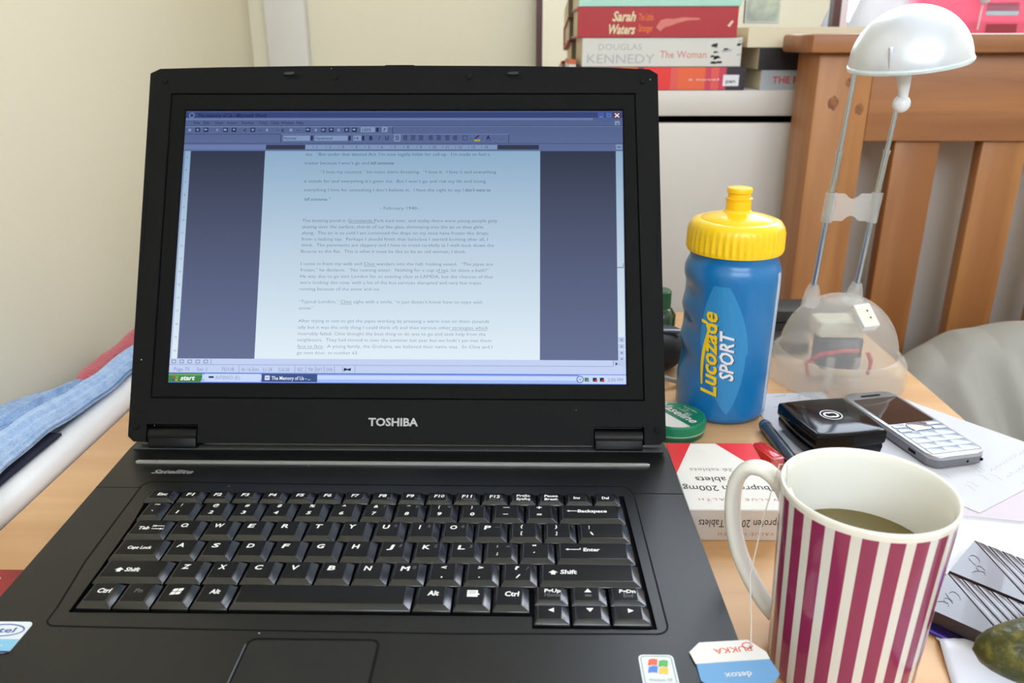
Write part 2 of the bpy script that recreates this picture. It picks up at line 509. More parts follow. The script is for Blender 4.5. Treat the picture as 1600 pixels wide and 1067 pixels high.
b.build('sticker', [mat('sticker_pearl', (214, 220, 222), 0.3), mat('sticker_line', (160, 170, 175), 0.4), mat('flag_red', (226, 92, 60), 0.4), mat('flag_green', (84, 170, 80), 0.4), mat('flag_blue', (70, 120, 200), 0.4), mat('flag_yellow', (240, 186, 60), 0.4), mat('ink_grey', (150, 152, 155), 0.5)], lap, smooth=0)

# ---- keyboard
kb = MB(); kb.prism([(p[0] * 1.0, p[1]) for p in hole], ZD - .0045, ZD - .0030)
kbo = kb.build('keyboard', [DARK], lap, smooth=0)
ZB, ZT = ZD + .0012, ZD + .0031
G = 0.00045
def key(x0, x1, y0, y1, legends=(), shapes=()):
    """x in measured millimetres, y in metres; legends: (text, dx, dy, height, width, dim) from the top-left of the cap"""
    X0, X1 = XX(x0) + G, XX(x1) - G; Y0, Y1 = y0 + G, y1 - G
    b = MB()
    lo = [b.v(p) for p in ((X0, Y0, ZB - .004), (X1, Y0, ZB - .004), (X1, Y1, ZB - .004), (X0, Y1, ZB - .004))]
    md = [b.v(p) for p in ((X0, Y0, ZB), (X1, Y0, ZB), (X1, Y1, ZB), (X0, Y1, ZB))]
    il, ir, iff, ib = .0018, .0036, .0026, .0007
    if y1 - y0 < .015: iff, ib = .0018, .0005
    hi = [b.v(p) for p in ((X0 + il, Y0 + iff, ZT), (X1 - ir, Y0 + iff, ZT), (X1 - ir, Y1 - ib, ZT), (X0 + il, Y1 - ib, ZT))]
    for A, B in ((lo, md), (md, hi)):
        for i in range(4):
            j = (i + 1) % 4; b.m(3).face([A[i], A[j], B[j], B[i]])
    b.m(0).face(hi)
    es = [e for e in b.bm.edges if (e.verts[0].co.z > ZB - .001 and e.verts[1].co.z > ZB - .001)]
    bmesh.ops.bevel(b.bm, geom=es, offset=.00045, segments=2, affect='EDGES', profile=0.6, material=3)
    L, T = X0 + il, Y1 - ib
    for (tx, dx, dy, h, w, dim) in legends:
        b.m(2 if dim else 1).text(tx, L + dx, T - dy - h, h, ZT + .0001, x1=None if w is None else L + dx + w, bold=.032, shear=0.10)
    for (pts, dim) in shapes:
        b.m(2 if dim else 1).poly([(L + p[0], T - p[1]) for p in pts], ZT + .0001)
    return b.build('key', [KEYM, LEG, DIM, KEYS], kbo, smooth=50)
RY = [.0052 - .01895 * i for i in range(4)]       # back edge of the letter rows
rowd = .0183
mm = .001
def arrow_l(x, y, w):
    return [(x, y), (x + .0016, y - .0010), (x + .0016, y - .0003), (x + w, y - .0003), (x + w, y + .0003), (x + .0016, y + .0003), (x + .0016, y + .0010)]
def arrow_r(x, y, w):
    return [(x + w, y), (x + w - .0014, y + .0009), (x + w - .0014, y + .0003), (x, y + .0003), (x, y - .0003), (x + w - .0014, y - .0003), (x + w - .0014, y - .0009)]
def shift_arrow(x, y):
    o = [(0, 0), (.0024, -.0020), (.0048, 0), (.0035, 0), (.0035, .0016), (.0013, .0016), (.0013, 0)]
    return [(x + p[0], y + p[1]) for p in o]
# letters
for row, (letters, x0, pitch) in enumerate((('QWERTYUIOP', -7.4, 19.13), ('ASDFGHJKL', -1.8, 19.15), ('ZXCVBNM', 8.7, 19.08))):
    for i, ch in enumerate(letters):
        w = .0050 if ch == 'W' else (.0010 if ch == 'I' else (.0046 if ch == 'M' else .0038))
        lg = [(ch, .0030 if ch != 'I' else .0045, .0030, .0037, w * 1.06, 0)]
        num = {'U': '4', 'I': '5', 'O': '6', 'J': '1', 'K': '2', 'L': '3', 'M': '0', 'P': '-'}.get(ch)
        if num: lg.append((num, .0092, .0026, .0026, .0018 if num != '-' else .0026, 1))
        tail = []
        if ch == 'Q':
            lg[0] = ('O',) + lg[0][1:]
            tail = [([(.0053, .0054), (.0059, .0052), (.0072, .0068), (.0064, .0068)], 0)]
        key(x0 + i * pitch, x0 + (i + 1) * pitch, RY[row] - rowd, RY[row], lg, tail)
y0, y1 = RY[0] - rowd, RY[0]
key(-31, -7.4, y0, y1, [('Tab', .0035, .0062, .0030, .0062, 0)], [(arrow_l(.0110, .0058, .0062), 0), (arrow_r(.0110, .0086, .0062), 0), (([(.0108, .0047), (.0111, .0047), (.0111, .0069), (.0108, .0069)]), 0), (([(.0173, .0075), (.0176, .0075), (.0176, .0097), (.0173, .0097)]), 0)])
for (xa, xb, a, c) in ((183.9, 203.3, '{', '['), (203.3, 222.4, '}', ']')):
    key(xa, xb, y0, y1, [(a, .0045, .0022, .0026, .0014, 0), (c, .0045, .0085, .0026, .0013, 0)])
key(222.4, 252.2, y0, y1, [('|', .0045, .0022, .0026, .0005, 0), ('\\', .0048, .0085, .0026, .0020, 0)])
y0, y1 = RY[1] - rowd, RY[1]
key(-30, -1.8, y0, y1, [('Caps Lock', .0050, .0060, .0026, .0130, 0)])
key(170.6, 190, y0, y1, [(':', .0050, .0022, .0024, .0008, 0), (';', .0050, .0085, .0028, .0010, 0), ('+', .0100, .0026, .0024, .0024, 1)])
key(190, 209.8, y0, y1, [('"', .0050, .0022, .0026, .0022, 0), ("'", .0055, .0085, .0026, .0008, 0)])
key(209.8, 252.4, y0, y1, [('Enter', .0125, .0045, .0030, .0090, 0)], [(arrow_l(.0030, .0060, .0080), 0), ([(.0107, .0046), (.0112, .0046), (.0112, .0060), (.0107, .0060)], 0)])
y0, y1 = RY[2] - rowd, RY[2]
key(-28.8, 8.7, y0, y1, [('Shift', .0115, .0060, .0032, .0076, 0)], [(shift_arrow(.0060, .0080), 0)])
for (xa, xb, a, c) in ((142.2, 161.4, '<', ','), (161.4, 180.6, '>', '.'), (180.6, 200.2, '?', '/')):
    key(xa, xb, y0, y1, [(a, .0050, .0022, .0028, .0030 if a != '?' else .0024, 0), (c, .0055, .0090, .0028, .0010 if c != '/' else .0026, 0)] + ([('/', .0105, .0026, .0024, .0022, 1)] if c == '/' else []))
key(200.2, 253, y0, y1, [('Shift', .0090, .0048, .0034, .0085, 0)], [(shift_arrow(.0030, .0072), 0)])
y0, y1 = RY[3] - rowd, RY[3]
key(-27, -9, y0, y1, [('Ctrl', .0040, .0040, .0034, .0068, 0)])
key(-9, 10, y0, y1, [('Fn', .0045, .0040, .0030, .0042, 1)])
flag = []
for (cx, cy) in ((0, 0), (.0026, -.0003), (-.0004, .0026), (.0022, .0023)):
    flag.append(([(.0048 + cx, .0040 + cy), (.0070 + cx, .0037 + cy), (.0068 + cx, .0058 + cy), (.0045 + cx, .0061 + cy)], 0))
key(10, 29, y0, y1, (), flag)
key(29, 48.2, y0, y1, [('Alt', .0045, .0040, .0034, .0052, 0)])
key(48.2, 138, y0, y1)
key(138, 157.7, y0, y1, [('Alt', .0045, .0036, .0036, .0056, 0)])
key(157.7, 177, y0, y1, (), [([(.0045, .0030), (.0098, .0030), (.0098, .0052), (.0108, .0060), (.0098, .0068), (.0098, .0080), (.0045, .0080)], 0), ([(.0052, .0040), (.0088, .0040), (.0088, .0044), (.0052, .0044)], 1), ([(.0052, .0052), (.0088, .0052), (.0088, .0056), (.0052, .0056)], 1)])
key(177, 196, y0, y1, [('Ctrl', .0040, .0036, .0036, .0072, 0)])
# arrow block
yA1, yA0, yB1, yB0 = RY[3], -.0652, -.0657, -.0787
key(197.4, 215.3, yA0, yA1, [('PgUp', .0032, .0016, .0026, .0082, 0), ('Home', .0032, .0048, .0026, .0082, 1)])
key(215.6, 234.4, yA0, yA1, (), [([(.0050, .0040), (.0068, .0012), (.0086, .0040)], 0), ([(.0052, .0056), (.0084, .0056), (.0084, .0072), (.0052, .0072)], 1)])
key(234.7, 253.5, yA0, yA1, [('PgDn', .0032, .0016, .0026, .0082, 0), ('End', .0050, .0048, .0026, .0050, 1)])
key(197.2, 215.3, yB0, yB1, (), [([(.0050, .0034), (.0078, .0018), (.0078, .0050)], 0)])
key(215.6, 234.4, yB0, yB1, (), [([(.0050, .0018), (.0086, .0018), (.0068, .0046)], 0)])
key(234.7, 254.0, yB0, yB1, (), [([(.0060, .0018), (.0088, .0034), (.0060, .0050)], 0)])
# digits
y1 = RY[0] + .01895; y0 = y1 - rowd
key(-32.4, -17.4, y0, y1, [('~', .0035, .0006, .0030, .0032, 0), ('`', .0040, .0085, .0030, .0014, 0)])
for i, (a, c) in enumerate(zip('!@#$%^&*()', '1234567890')):
    xa = -17.4 + i * 19.1
    lg = [(a, .0045, .0015, .0027, {'!': .0006, '@': .0036, '%': .0034, '(': .0010, ')': .0010}.get(a, .0026), 0), (c, .0045, .0086, .0031, .0012 if c == '1' else .0026, 0)]
    if c in '789': lg.append((c, .0100, .0015, .0024, .0018, 1))
    if c == '0': lg.append(('*', .0100, .0015, .0024, .0018, 1))
    key(xa, xa + 19.1, y0, y1, lg)
key(173.6, 193.2, y0, y1, [], [([(.0045, .0028), (.0082, .0028), (.0082, .0033), (.0045, .0033)], 0), ([(.0045, .0098), (.0075, .0098), (.0075, .0104), (.0045, .0104)], 0)])
key(193.2, 212.7, y0, y1, [('+', .0045, .0012, .0032, .0032, 0), ('=', .0045, .0086, .0030, .0030, 0)])
key(212.7, 251.6, y0, y1, [('Backspace', .0088, .0046, .0030, .0170, 0)], [(arrow_l(.0026, .0062, .0060), 0)])
# function row
y0, y1 = y1 + .0008, y1 + .0130
key(-36.7, -17.6, y0, y1, [('Esc', .0045, .0026, .0029, .0060, 0), ('- - -', .0080, .0062, .0016, .0060, 1)])
for i in range(12):
    xa = -17.2 + i * 16.72
    lg = [('F%d' % (i + 1), .0028, .0026, .0031, .0046 if i < 9 else .0062, 0)]
    if i == 10: lg.append(('NumLk', .0026, .0060, .0024, .0088, 1))
    elif i == 11: lg.append(('ScrLk', .0026, .0060, .0024, .0088, 1))
    elif i != 9: lg.append((('o', '*', '=o', '-', 'oo', '. =', '. o', "'#", '=/m')[i], .0078, .0062, .0020, .0032, 1))
    key(xa, xa + 16.72, y0, y1, lg)
key(183.5, 200.3, y0, y1, [('PrtSc', .0022, .0018, .0025, .0082, 0), ('SysRq', .0022, .0054, .0025, .0082, 0)])
key(200.3, 217, y0, y1, [('Pause', .0022, .0018, .0025, .0082, 0), ('Break', .0022, .0054, .0025, .0082, 0)])
key(217, 234, y0, y1, [('Ins', .0030, .0036, .0027, .0040, 0)])
key(234, 250.8, y0, y1, [('Del', .0030, .0036, .0027, .0044, 0)])

# ---- lid: local x across, y up the panel, z out of the screen
lidloc = (-0.04982, 0.11350, 0.80084 - DZ); lidrot = (R(61.36), 0, 0)
SW, SH = .3110, .1944
lid_out = [(-.0241, -.0365), (-.0200, -.0401), (-.0119, -.0403), (-.0119, -.0283), (.0229, -.0283), (.0229, -.0405), (.2886, -.0408), (.2886, -.0285), (.3224, -.0285), (.3224, -.0403),
           (.3325, -.0401), (.3367, -.0365), (.3362, .2212), (.3303, .2249), (.300, .2263), (.240, .2275), (.159, .2280), (.080, .2277), (.020, .2268), (-.0202, .2257), (-.0270, .2222)]
A = [(-.0108, -.0110), (.3232, -.0112), (.3204, .2072), (-.0113, .2073)]
b = MB()
b.m(0).prism(lid_out, -.0095, .0016, holes=[A])
b.m(1).poly([(-.02, -.02), (.33, -.02), (.33, .215), (-.02, .215)], -.0040)
b.m(2).text('TOSHIBA', .1378, -.0286, .0054, .00175, x1=.1712, bold=.028)
b.m(1)
for (sx, ya, yb) in ((-.0236, .0836, .1440), (.3338, .0836, .1420)):
    b.prism(rrect(sx - .0007, sx + .0007, ya, yb, .0006, 3), .0005, .0018)
lid = b.build('lid', [BLK, DARK, mat('logo_grey', (170, 170, 168), 0.4)], lap, smooth=0, loc=lidloc, rot=lidrot)
b = MB()
S = [(0, 0), (SW, 0), (SW, SH), (0, SH)]
ring = [[b.v((p[0], p[1], z)) for p in P] for (P, z) in ((A, .0016), ([(p[0] + (.0006 if p[0] < .1 else -.0006), p[1] + (.0006 if p[1] < .1 else -.0006)) for p in A], .0004), ([(p[0] + (.0012 if p[0] < .1 else -.0012), p[1] + (.0012 if p[1] < .1 else -.0012)) for p in A], .0012), ([(-.0012, -.0010), (SW + .0012, -.0010), (SW + .0012, SH + .0012), (-.0012, SH + .0012)], .0010), (S, -.0002))]
for k in range(4):
    for i in range(4):
        j = (i + 1) % 4; b.m(1 if k in (0, 3) else 0).face([ring[k][i], ring[k][j], ring[k + 1][j], ring[k + 1][i]])
b.build('bezel', [BZL, DARK], lid, smooth=0)
for (x, y, r) in ((-.0163, .2165, .0021), (.3256, .2158, .0021), (-.0192, -.0300, .0021), (.3305, -.0305, .0021), (.1060, .2193, .0024), (.2020, .2195, .0024)):
    b = MB(); b.lathe([(r, .0014), (r, .0024), (r * .8, .0028), (r * .3, .0029)], 20, Matrix.Translation((x, y, 0)), caps=(False, True)); b.build('rubber_bumper', RUB, lid)
for x in (.0741, .2340):
    b = MB(); b.m(0).prism(rrect(x - .0035, x + .0062, .2180, .2212, .0008, 3), .0014, .0019)
    b.m(1).prism([(x - .0050, .2208), (x - .0030, .2222), (x + .0030, .2225), (x + .0032, .2205), (x - .0015, .2200)], .0016, .0036)
    b.build('latch', [DARK, mat('latch_black', (44, 44, 46), 0.25)], lid, smooth=0)
b = MB(); b.box(.1415, .1625, .2265, .2292, -.009, .0005, .0005); b.build('latch_button', BLK, lid)
for x0, x1 in ((-.0108, .0220), (.2896, .3215)):
    b = MB()
    b.tube([(x0, -.0352, -.0040), (x1, -.0352, -.0040)], .0058, 20, up=(0, 0, 1))
    b.box(x0, x1, -.0440, -.0352, -.0085, .0012, .0008); b.box(x0 - .0008, x1 + .0008, -.0440, -.0272, -.0125, -.0092)
    b.build('hinge', mat('hinge_black', (8, 8, 8), 0.4, spec=0.25), lid, smooth=50)

# ---- the lit display, its upper tones painted dimmer for viewing-angle falloff
E_TOOL = emit_view_falloff('display_toolbar', (82, 97, 138), (94, 110, 152), .164, .19)
E_TITLE = emit('display_title', (58, 72, 120)); E_TITLE2 = emit('display_title_light', (108, 124, 170))
E_LINE = emit('display_line', (48, 56, 90)); E_LIGHT = emit('display_line_light', (120, 138, 182))
E_INK = emit('display_ink', (44, 50, 76)); E_FIELD = emit('display_field', (128, 150, 186))
E_PAGE = emit_view_falloff('display_page', (140, 172, 200), (224, 238, 248), .02, .165)
E_DARK = emit_view_falloff('display_margin', (54, 60, 78), (104, 114, 148), .0166, .165)
E_TXT = emit_view_falloff('display_text', (66, 82, 102), (134, 150, 168), .02, .165)
E_SCR = emit_view_falloff('display_scrollbar', (112, 134, 178), (188, 204, 240), .02, .165)
E_STAT = emit('display_status', (196, 210, 244)); E_STXT = emit('display_status_ink', (140, 150, 178))
E_TASK = emit('display_task', (166, 192, 250)); E_TASK2 = emit('display_task_light', (202, 218, 252)); E_TASK3 = emit('display_task_dark', (104, 130, 214))
E_GRN = emit('display_green', (70, 134, 76)); E_GRN2 = emit('display_green_light', (116, 172, 116)); E_WHT = emit('display_white', (244, 248, 252))
E_ACT = emit('display_active', (66, 88, 140)); E_RED = emit('display_red', (190, 84, 70)); E_BTN = emit('display_button', (72, 94, 160)); E_CLOSE = emit('display_close', (104, 62, 80))
E_YEL = emit('display_yellow', (190, 170, 70)); E_TITLETXT = emit('display_title_ink', (36, 44, 76))
em = [E_TOOL, E_TITLE, E_TITLE2, E_LINE, E_LIGHT, E_INK, E_FIELD, E_PAGE, E_DARK, E_TXT, E_SCR, E_STAT, E_STXT, E_TASK, E_TASK2, E_TASK3, E_GRN, E_GRN2, E_WHT, E_ACT, E_RED, E_BTN, E_CLOSE, E_YEL, E_TITLETXT]
ix = {m.name: i for i, m in enumerate(em)}
b = MB()
def q(m, x0, x1, y0, y1, lv=1):
    b.m(ix[m.name]).quad(x0 / 1000, x1 / 1000, y0 / 1000, y1 / 1000, -.00010 + lv * .00004)
def tx(m, body, x0, y, h, x1=None, lv=5, **k):
    b.m(ix[m.name]).text(body, x0 / 1000, (y - h / 2) / 1000, h / 1000, -.00010 + lv * .00004, x1=None if x1 is None else x1 / 1000, **k)
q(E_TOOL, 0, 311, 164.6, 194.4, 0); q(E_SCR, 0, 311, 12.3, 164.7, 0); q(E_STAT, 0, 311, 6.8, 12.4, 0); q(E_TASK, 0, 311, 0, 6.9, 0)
# title bar and menus
q(E_TITLE, 0, 311, 189.4, 194.4); q(E_TITLE2, 0, 290, 187.6, 189.2); q(E_TITLE2, 0, 311, 193.8, 194.1, 2)
tx(E_TITLETXT, 'The memory of Us - Microsoft Word', 8.5, 191.2, 2.9, 57.5, bold=.02)
b.m(ix[E_LIGHT.name]); b.ribbon([(.0042 + .0018 * math.cos(a * PI / 6), .1912 + .0018 * math.sin(a * PI / 6)) for a in range(12)], .0006, .0001)
for x, m_ in ((295.9, E_BTN), (301.4, E_BTN), (307.1, E_CLOSE)): q(m_, x - 2.3, x + 2.3, 188.6, 193.4, 3)
q(E_LIGHT, 294.6, 297.0, 189.6, 190.2, 5); b.m(ix[E_LIGHT.name]).ribbon([(.3002, .1899), (.3026, .1899), (.3026, .1921), (.3002, .1921)], .0004, .0001)
b.m(ix[E_WHT.name]).ribbon([(.3056, .1896), (.3086, .1925)], .0007, .0001, closed=False); b.ribbon([(.3056, .1925), (.3086, .1896)], .0007, .0001, closed=False)
for i, (w, xa, xb) in enumerate((('File', 6, 10.5), ('Edit', 13, 17.5), ('View', 21, 27), ('Insert', 30, 37), ('Format', 40.5, 49), ('Tools', 52.5, 58.5), ('Table', 61, 67), ('Window', 68.5, 77.5), ('Help', 79.5, 84.5))):
    tx(E_INK, w, xa, 185.7, 2.4, xb)
q(E_LINE, 0, 311, 183.2, 183.5); q(E_LIGHT, 0, 311, 182.8, 183.1)
q(E_FIELD, 305.5, 309.0, 183.9, 187.0, 2); tx(E_INK, 'x', 306.5, 185.4, 2.4, 308.2)
q(E_LINE, 148.0, 148.4, 177.4, 182.8); q(E_LINE, 0, 148.2, 177.0, 177.3); q(E_LIGHT, 0, 148, 182.5, 182.8)
q(E_LIGHT, 68.8, 230, 177.0, 177.3, 2); q(E_LINE, 68.6, 69.0, 170.8, 177.0); q(E_LINE, 230.4, 230.8, 170.8, 177.0); q(E_LINE, 0, 311, 170.2, 170.5)
random.seed(7)
for i, x in enumerate((3.6, 9, 15, 23, 29, 35, 43, 48.5, 53.5, 58.6, 66, 70, 76, 81, 88, 93.5, 99, 104.5, 110, 115.5, 121)):
    if i in (6, 8, 10, 11, 13): 
        tx(E_INK, ('~', '(', 'o', '-', '>')[i % 5], x - 1, 180.4, 2.2, x + 1.2); continue
    q(E_LINE if i % 3 else E_TOOL, x - 1.7, x + 1.7, 178.7, 182.0, 3)
    q((E_FIELD, E_LIGHT, E_FIELD, E_LIGHT, E_FIELD)[i % 5], x - 1.2 + (i % 2) * .5, x + .7, 179.2 + (i % 3) * .4, 181.2, 4)
q(E_FIELD, 125.4, 135.6, 178.6, 182.3, 3); tx(E_INK, '100%', 126.5, 180.4, 2.4, 133); q(E_INK, 136.4, 138.2, 178.9, 182, 3); q(E_FIELD, 140.5, 144.5, 178.6, 182.4, 3); tx(E_INK, '?', 141.5, 180.4, 2.6, 143.4); tx(E_INK, '.', 146, 180, 2.2)
for xa, xb, s_, xe in ((70.5, 89.5, 'Normal', 79.6), (92.9, 116.4, 'Garamond', 105.5), (120.4, 126.0, '14', 124.0)):
    q(E_FIELD, xa, xb, 172.2, 176.1, 3); q(E_INK, xb + .6, xb + 2.2, 172.5, 175.9, 3); tx(E_INK, s_, xa + .8, 174.2, 2.2, xe)
tx(E_TITLETXT, 'B', 131.8, 174.3, 3.0, 134.2, bold=.04); tx(E_TITLETXT, 'I', 138.2, 174.3, 3.0, 139.4, shear=.4, bold=.03); tx(E_TITLETXT, 'U', 143.1, 174.3, 3.0, 145.5, bold=.03)
q(E_FIELD, 149.3, 153.9, 171.8, 176.9, 2)
for i, x in enumerate((151.5, 157.2, 162.8, 168.4, 175.3, 181, 187, 192.6)):
    for k in range(4): q(E_INK, x - 1.6 + (.6 if (i + k) % 3 == 1 else 0), x + 1.6, 172.8 + k * .95, 173.3 + k * .95, 4)
b.m(ix[E_INK.name]).ribbon([(.1982, .1728), (.2012, .1728), (.2012, .1758), (.1982, .1758)], .0005, .0001)
b.m(ix[E_INK.name]).ribbon([(.2066, .1738), (.2096, .1762)], .0010, .0001, closed=False); q(E_YEL, 206.3, 210.3, 172.0, 173.0, 4)
tx(E_TITLETXT, 'A', 214.6, 174.8, 3.0, 217.6, bold=.04); q(E_BTN, 214.2, 218.2, 172.0, 172.8, 4)
for x in (203.6, 212, 220): tx(E_INK, '-', x - .6, 174.3, 2.0, x + .8)
tx(E_INK, '...', 223, 174.2, 2.0, 227)
# ruler
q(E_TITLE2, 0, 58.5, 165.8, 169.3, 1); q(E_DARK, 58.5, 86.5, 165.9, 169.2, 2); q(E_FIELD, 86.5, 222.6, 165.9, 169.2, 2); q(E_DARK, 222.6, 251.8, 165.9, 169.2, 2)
for k in range(14): tx(E_INK, str(k + 1), 94.6 + k * 9.18, 167.6, 1.9); q(E_LINE, 92 + k * 9.18, 92.4 + k * 9.18, 167.2, 168.0, 4)
q(E_FIELD, 306.0, 310.5, 165.8, 169.6, 2); q(E_INK, 307, 309.4, 167.3, 167.9, 3)
# document
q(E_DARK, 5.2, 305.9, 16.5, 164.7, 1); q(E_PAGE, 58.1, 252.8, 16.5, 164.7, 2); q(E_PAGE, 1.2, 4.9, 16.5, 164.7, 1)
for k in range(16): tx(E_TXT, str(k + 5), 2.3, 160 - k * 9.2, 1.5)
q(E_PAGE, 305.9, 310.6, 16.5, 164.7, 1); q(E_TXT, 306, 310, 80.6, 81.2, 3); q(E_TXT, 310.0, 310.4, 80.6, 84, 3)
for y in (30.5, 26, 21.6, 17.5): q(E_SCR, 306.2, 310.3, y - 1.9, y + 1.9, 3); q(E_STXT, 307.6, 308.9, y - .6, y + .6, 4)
LINES = [
 ('tea.  \u201cBut under that blasted Act, I\u2019m now legally liable for call-up.  I\u2019m made to feel a', 87.0, 217.2, 162.3, 0),
 ('traitor because I won\u2019t go and', 86.6, 132.2, 155.9, 0), ('kill someone', 133.4, 149.6, 155.9, 1),
 ('\u201cI love my country,\u201d his voice starts breaking.  \u201cI love it.  I love it and everything', 98.5, 221.8, 149.4, 0),
 ('it stands for and everything it\u2019s given me.  But I won\u2019t go and risk my life and losing', 86.9, 214.7, 142.6, 0),
 ('everything I love for something I don\u2019t believe in.  I have the right to say', 87.0, 197.2, 136.2, 0), ('I don\u2019t want to', 198.4, 218.1, 136.2, 1),
 ('kill someone.\u201d', 87.5, 105.8, 129.4, 1),
 ('- February 1940-', 141.0, 167.9, 123.0, 0),
 ('The boating pond in Grovelands Park iced over, and today there were young people gaily', 86.8, 223.0, 114.0, 0),
 ('skating over the surface, shards of ice like glass shimmying into the air as they glide', 86.8, 213.3, 109.5, 0),
 ('along.  The air is so cold I am convinced the drips on my nose have frozen like drops', 86.9, 216.9, 105.1, 0),
 ('from a leaking tap.  Perhaps I should finish that balaclava I started knitting after all, I', 86.9, 216.5, 100.7, 0),
 ('think.  The pavements are slippery and I have to tread carefully as I walk back down the', 86.9, 220.8, 96.4, 0),
 ('Bourne to the flat.  This is what it must be like to be an old woman, I think.', 86.9, 201.5, 91.9, 0),
 ('I come in from my walk and Clive wanders into the hall, looking vexed.  \u201cThe pipes are', 87.1, 220.2, 83.1, 0),
 ('frozen,\u201d he declares.  \u201cNo running water.  Nothing for a cup of tea, let alone a bath!\u201d', 87.0, 217.2, 78.7, 0),
 ('He was due to go into London for an evening class at LAMDA, but the chances of that', 87.0, 220.3, 74.2, 0),
 ('were looking dim now, with a lot of the bus services disrupted and very few trains', 87.0, 212.2, 69.8, 0),
 ('running because of the snow and ice.', 86.9, 142.7, 65.3, 0),
 ('\u201cTypical London,\u201d Clive sighs with a smile, \u201cit just doesn\u2019t know how to cope with', 86.9, 213.3, 56.4, 0),
 ('snow.\u201d', 87.1, 97.7, 51.9, 0),
 ('After trying in vain to get the pipes working by pressing a warm iron on them (sounds', 87.1, 218.0, 43.0, 0),
 ('silly but it was the only thing I could think of) and then various other strategies which', 87.1, 217.2, 38.5, 0),
 ('invariably failed, Clive thought the best thing to do was to go and seek help from the', 87.2, 215.9, 34.1, 0),
 ('neighbours.  They had moved in over the summer last year but we hadn\u2019t yet met them', 87.2, 219.6, 29.8, 0),
 ('face to face.  A young family, the Grahams, we believed their name was.  So Clive and I', 87.2, 220.4, 25.4, 0),
 ('go next door, to number 63.', 87.1, 129.0, 20.9, 0)]
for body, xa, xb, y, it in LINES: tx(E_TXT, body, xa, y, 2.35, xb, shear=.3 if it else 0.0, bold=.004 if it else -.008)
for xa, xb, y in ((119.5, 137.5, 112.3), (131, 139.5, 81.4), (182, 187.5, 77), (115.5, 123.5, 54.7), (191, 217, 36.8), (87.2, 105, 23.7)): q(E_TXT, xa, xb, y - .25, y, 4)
# scroll bar, status bar, task bar
q(E_STAT, 0, 303, 12.5, 16.4, 1); q(E_STXT, 0, 302, 12.2, 12.5, 2); q(E_STXT, 28.3, 28.7, 12.6, 16.4, 3); q(E_STXT, 302.3, 302.7, 12.6, 16.4, 3)
for x in (3, 8.5, 14, 19.5, 25): q(E_STXT, x - 1.6, x + 1.4, 13.1, 15.7, 3); q(E_STAT, x - 1.0, x + .9, 13.6, 15.2, 4)
b.m(ix[E_LINE.name]).poly([(.3040, .0152), (.3040, .0130), (.3056, .0141)], .0001)
for s_, xa, xb in (('Page 75', 3.5, 14.0), ('Sec 1', 19.2, 26.0), ('75/118', 36, 44.5), ('At 16.3cm', 49.5, 61.5), ('Ln 24', 64.5, 70.5), ('Col 56', 75, 82.5), ('REC', 88, 92), ('TRK', 95, 99), ('EXT', 101, 105), ('OVR', 107.5, 112)):
    tx(E_STXT, s_, xa, 9.3, 2.6, xb)
for x in (47.8, 86, 93.5, 100, 106, 113, 118.5, 127): q(E_STXT, x, x + .3, 7.2, 11.8, 2)
b.m(ix[E_INK.name]).poly([(.1195, .0082), (.1218, .0090), (.1242, .0084), (.1246, .0104), (.1220, .0098), (.1197, .0106)], .0001)
q(E_TASK2, 0, 311, 2.6, 5.2, 1); q(E_TASK3, 0, 311, 5.9, 6.9, 1); q(E_TASK3, 0, 311, 0, .5, 1)
b.m(ix[E_GRN.name]).poly([(0, .0003), (.0218, .0003), (.0228, .0018), (.0232, .0040), (.0226, .0064), (0, .0064)], .00002); q(E_GRN2, 0, 22.2, 4.9, 5.8, 4)
tx(E_WHT, 'start', 8.2, 3.3, 3.3, 18.2, bold=.03, shear=.2)
for m_, x, y in ((E_RED, 4.0, 3.7), (E_GRN2, 6.0, 3.6), (E_BTN, 3.6, 1.8), (E_YEL, 5.6, 1.7)): q(m_, x - .8, x + .8, y - .7, y + .8, 5)
q(E_TASK2, 24.7, 62.8, .9, 6.1, 2); tx(E_STXT, 'INTENSO (E:)', 32.5, 3.6, 2.5, 49); q(E_INK, 27.5, 31, 3.2, 4.4, 4)
q(E_ACT, 63.7, 101.7, .7, 6.2, 3); tx(E_WHT, 'The Memory of Us - ...', 70.6, 3.4, 2.6, 97.0, bold=.01); q(E_WHT, 66, 69.2, 2.0, 5.0, 4); tx(E_ACT, 'W', 66.4, 3.5, 2.0, 68.8, 6, bold=.02)
q(E_TASK2, 279, 311, .5, 6.4, 2); b.m(ix[E_BTN.name]).ribbon([(.2800 + .0022 * math.cos(a * PI / 8), .0034 + .0022 * math.sin(a * PI / 8)) for a in range(16)], .0005, .0001); tx(E_BTN, '<', 279, 3.4, 2.4, 280.8)
for x, m_ in ((284.5, E_GRN), (290, E_INK), (294.8, E_INK)): q(m_, x - 1.5, x + 1.2, 2.0, 4.6, 4); q(E_RED if x > 289 else E_FIELD, x - .2, x + 1.6, 1.8, 3.2, 5)
tx(E_STXT, '2:00 PM', 298.6, 3.3, 2.5, 308.8)
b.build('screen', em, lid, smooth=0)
#PART2
# ------------------------------------------------------------------ things on the desk, right side
def at_origin(loc): return Matrix.Translation((-loc[0], -loc[1], -loc[2]))

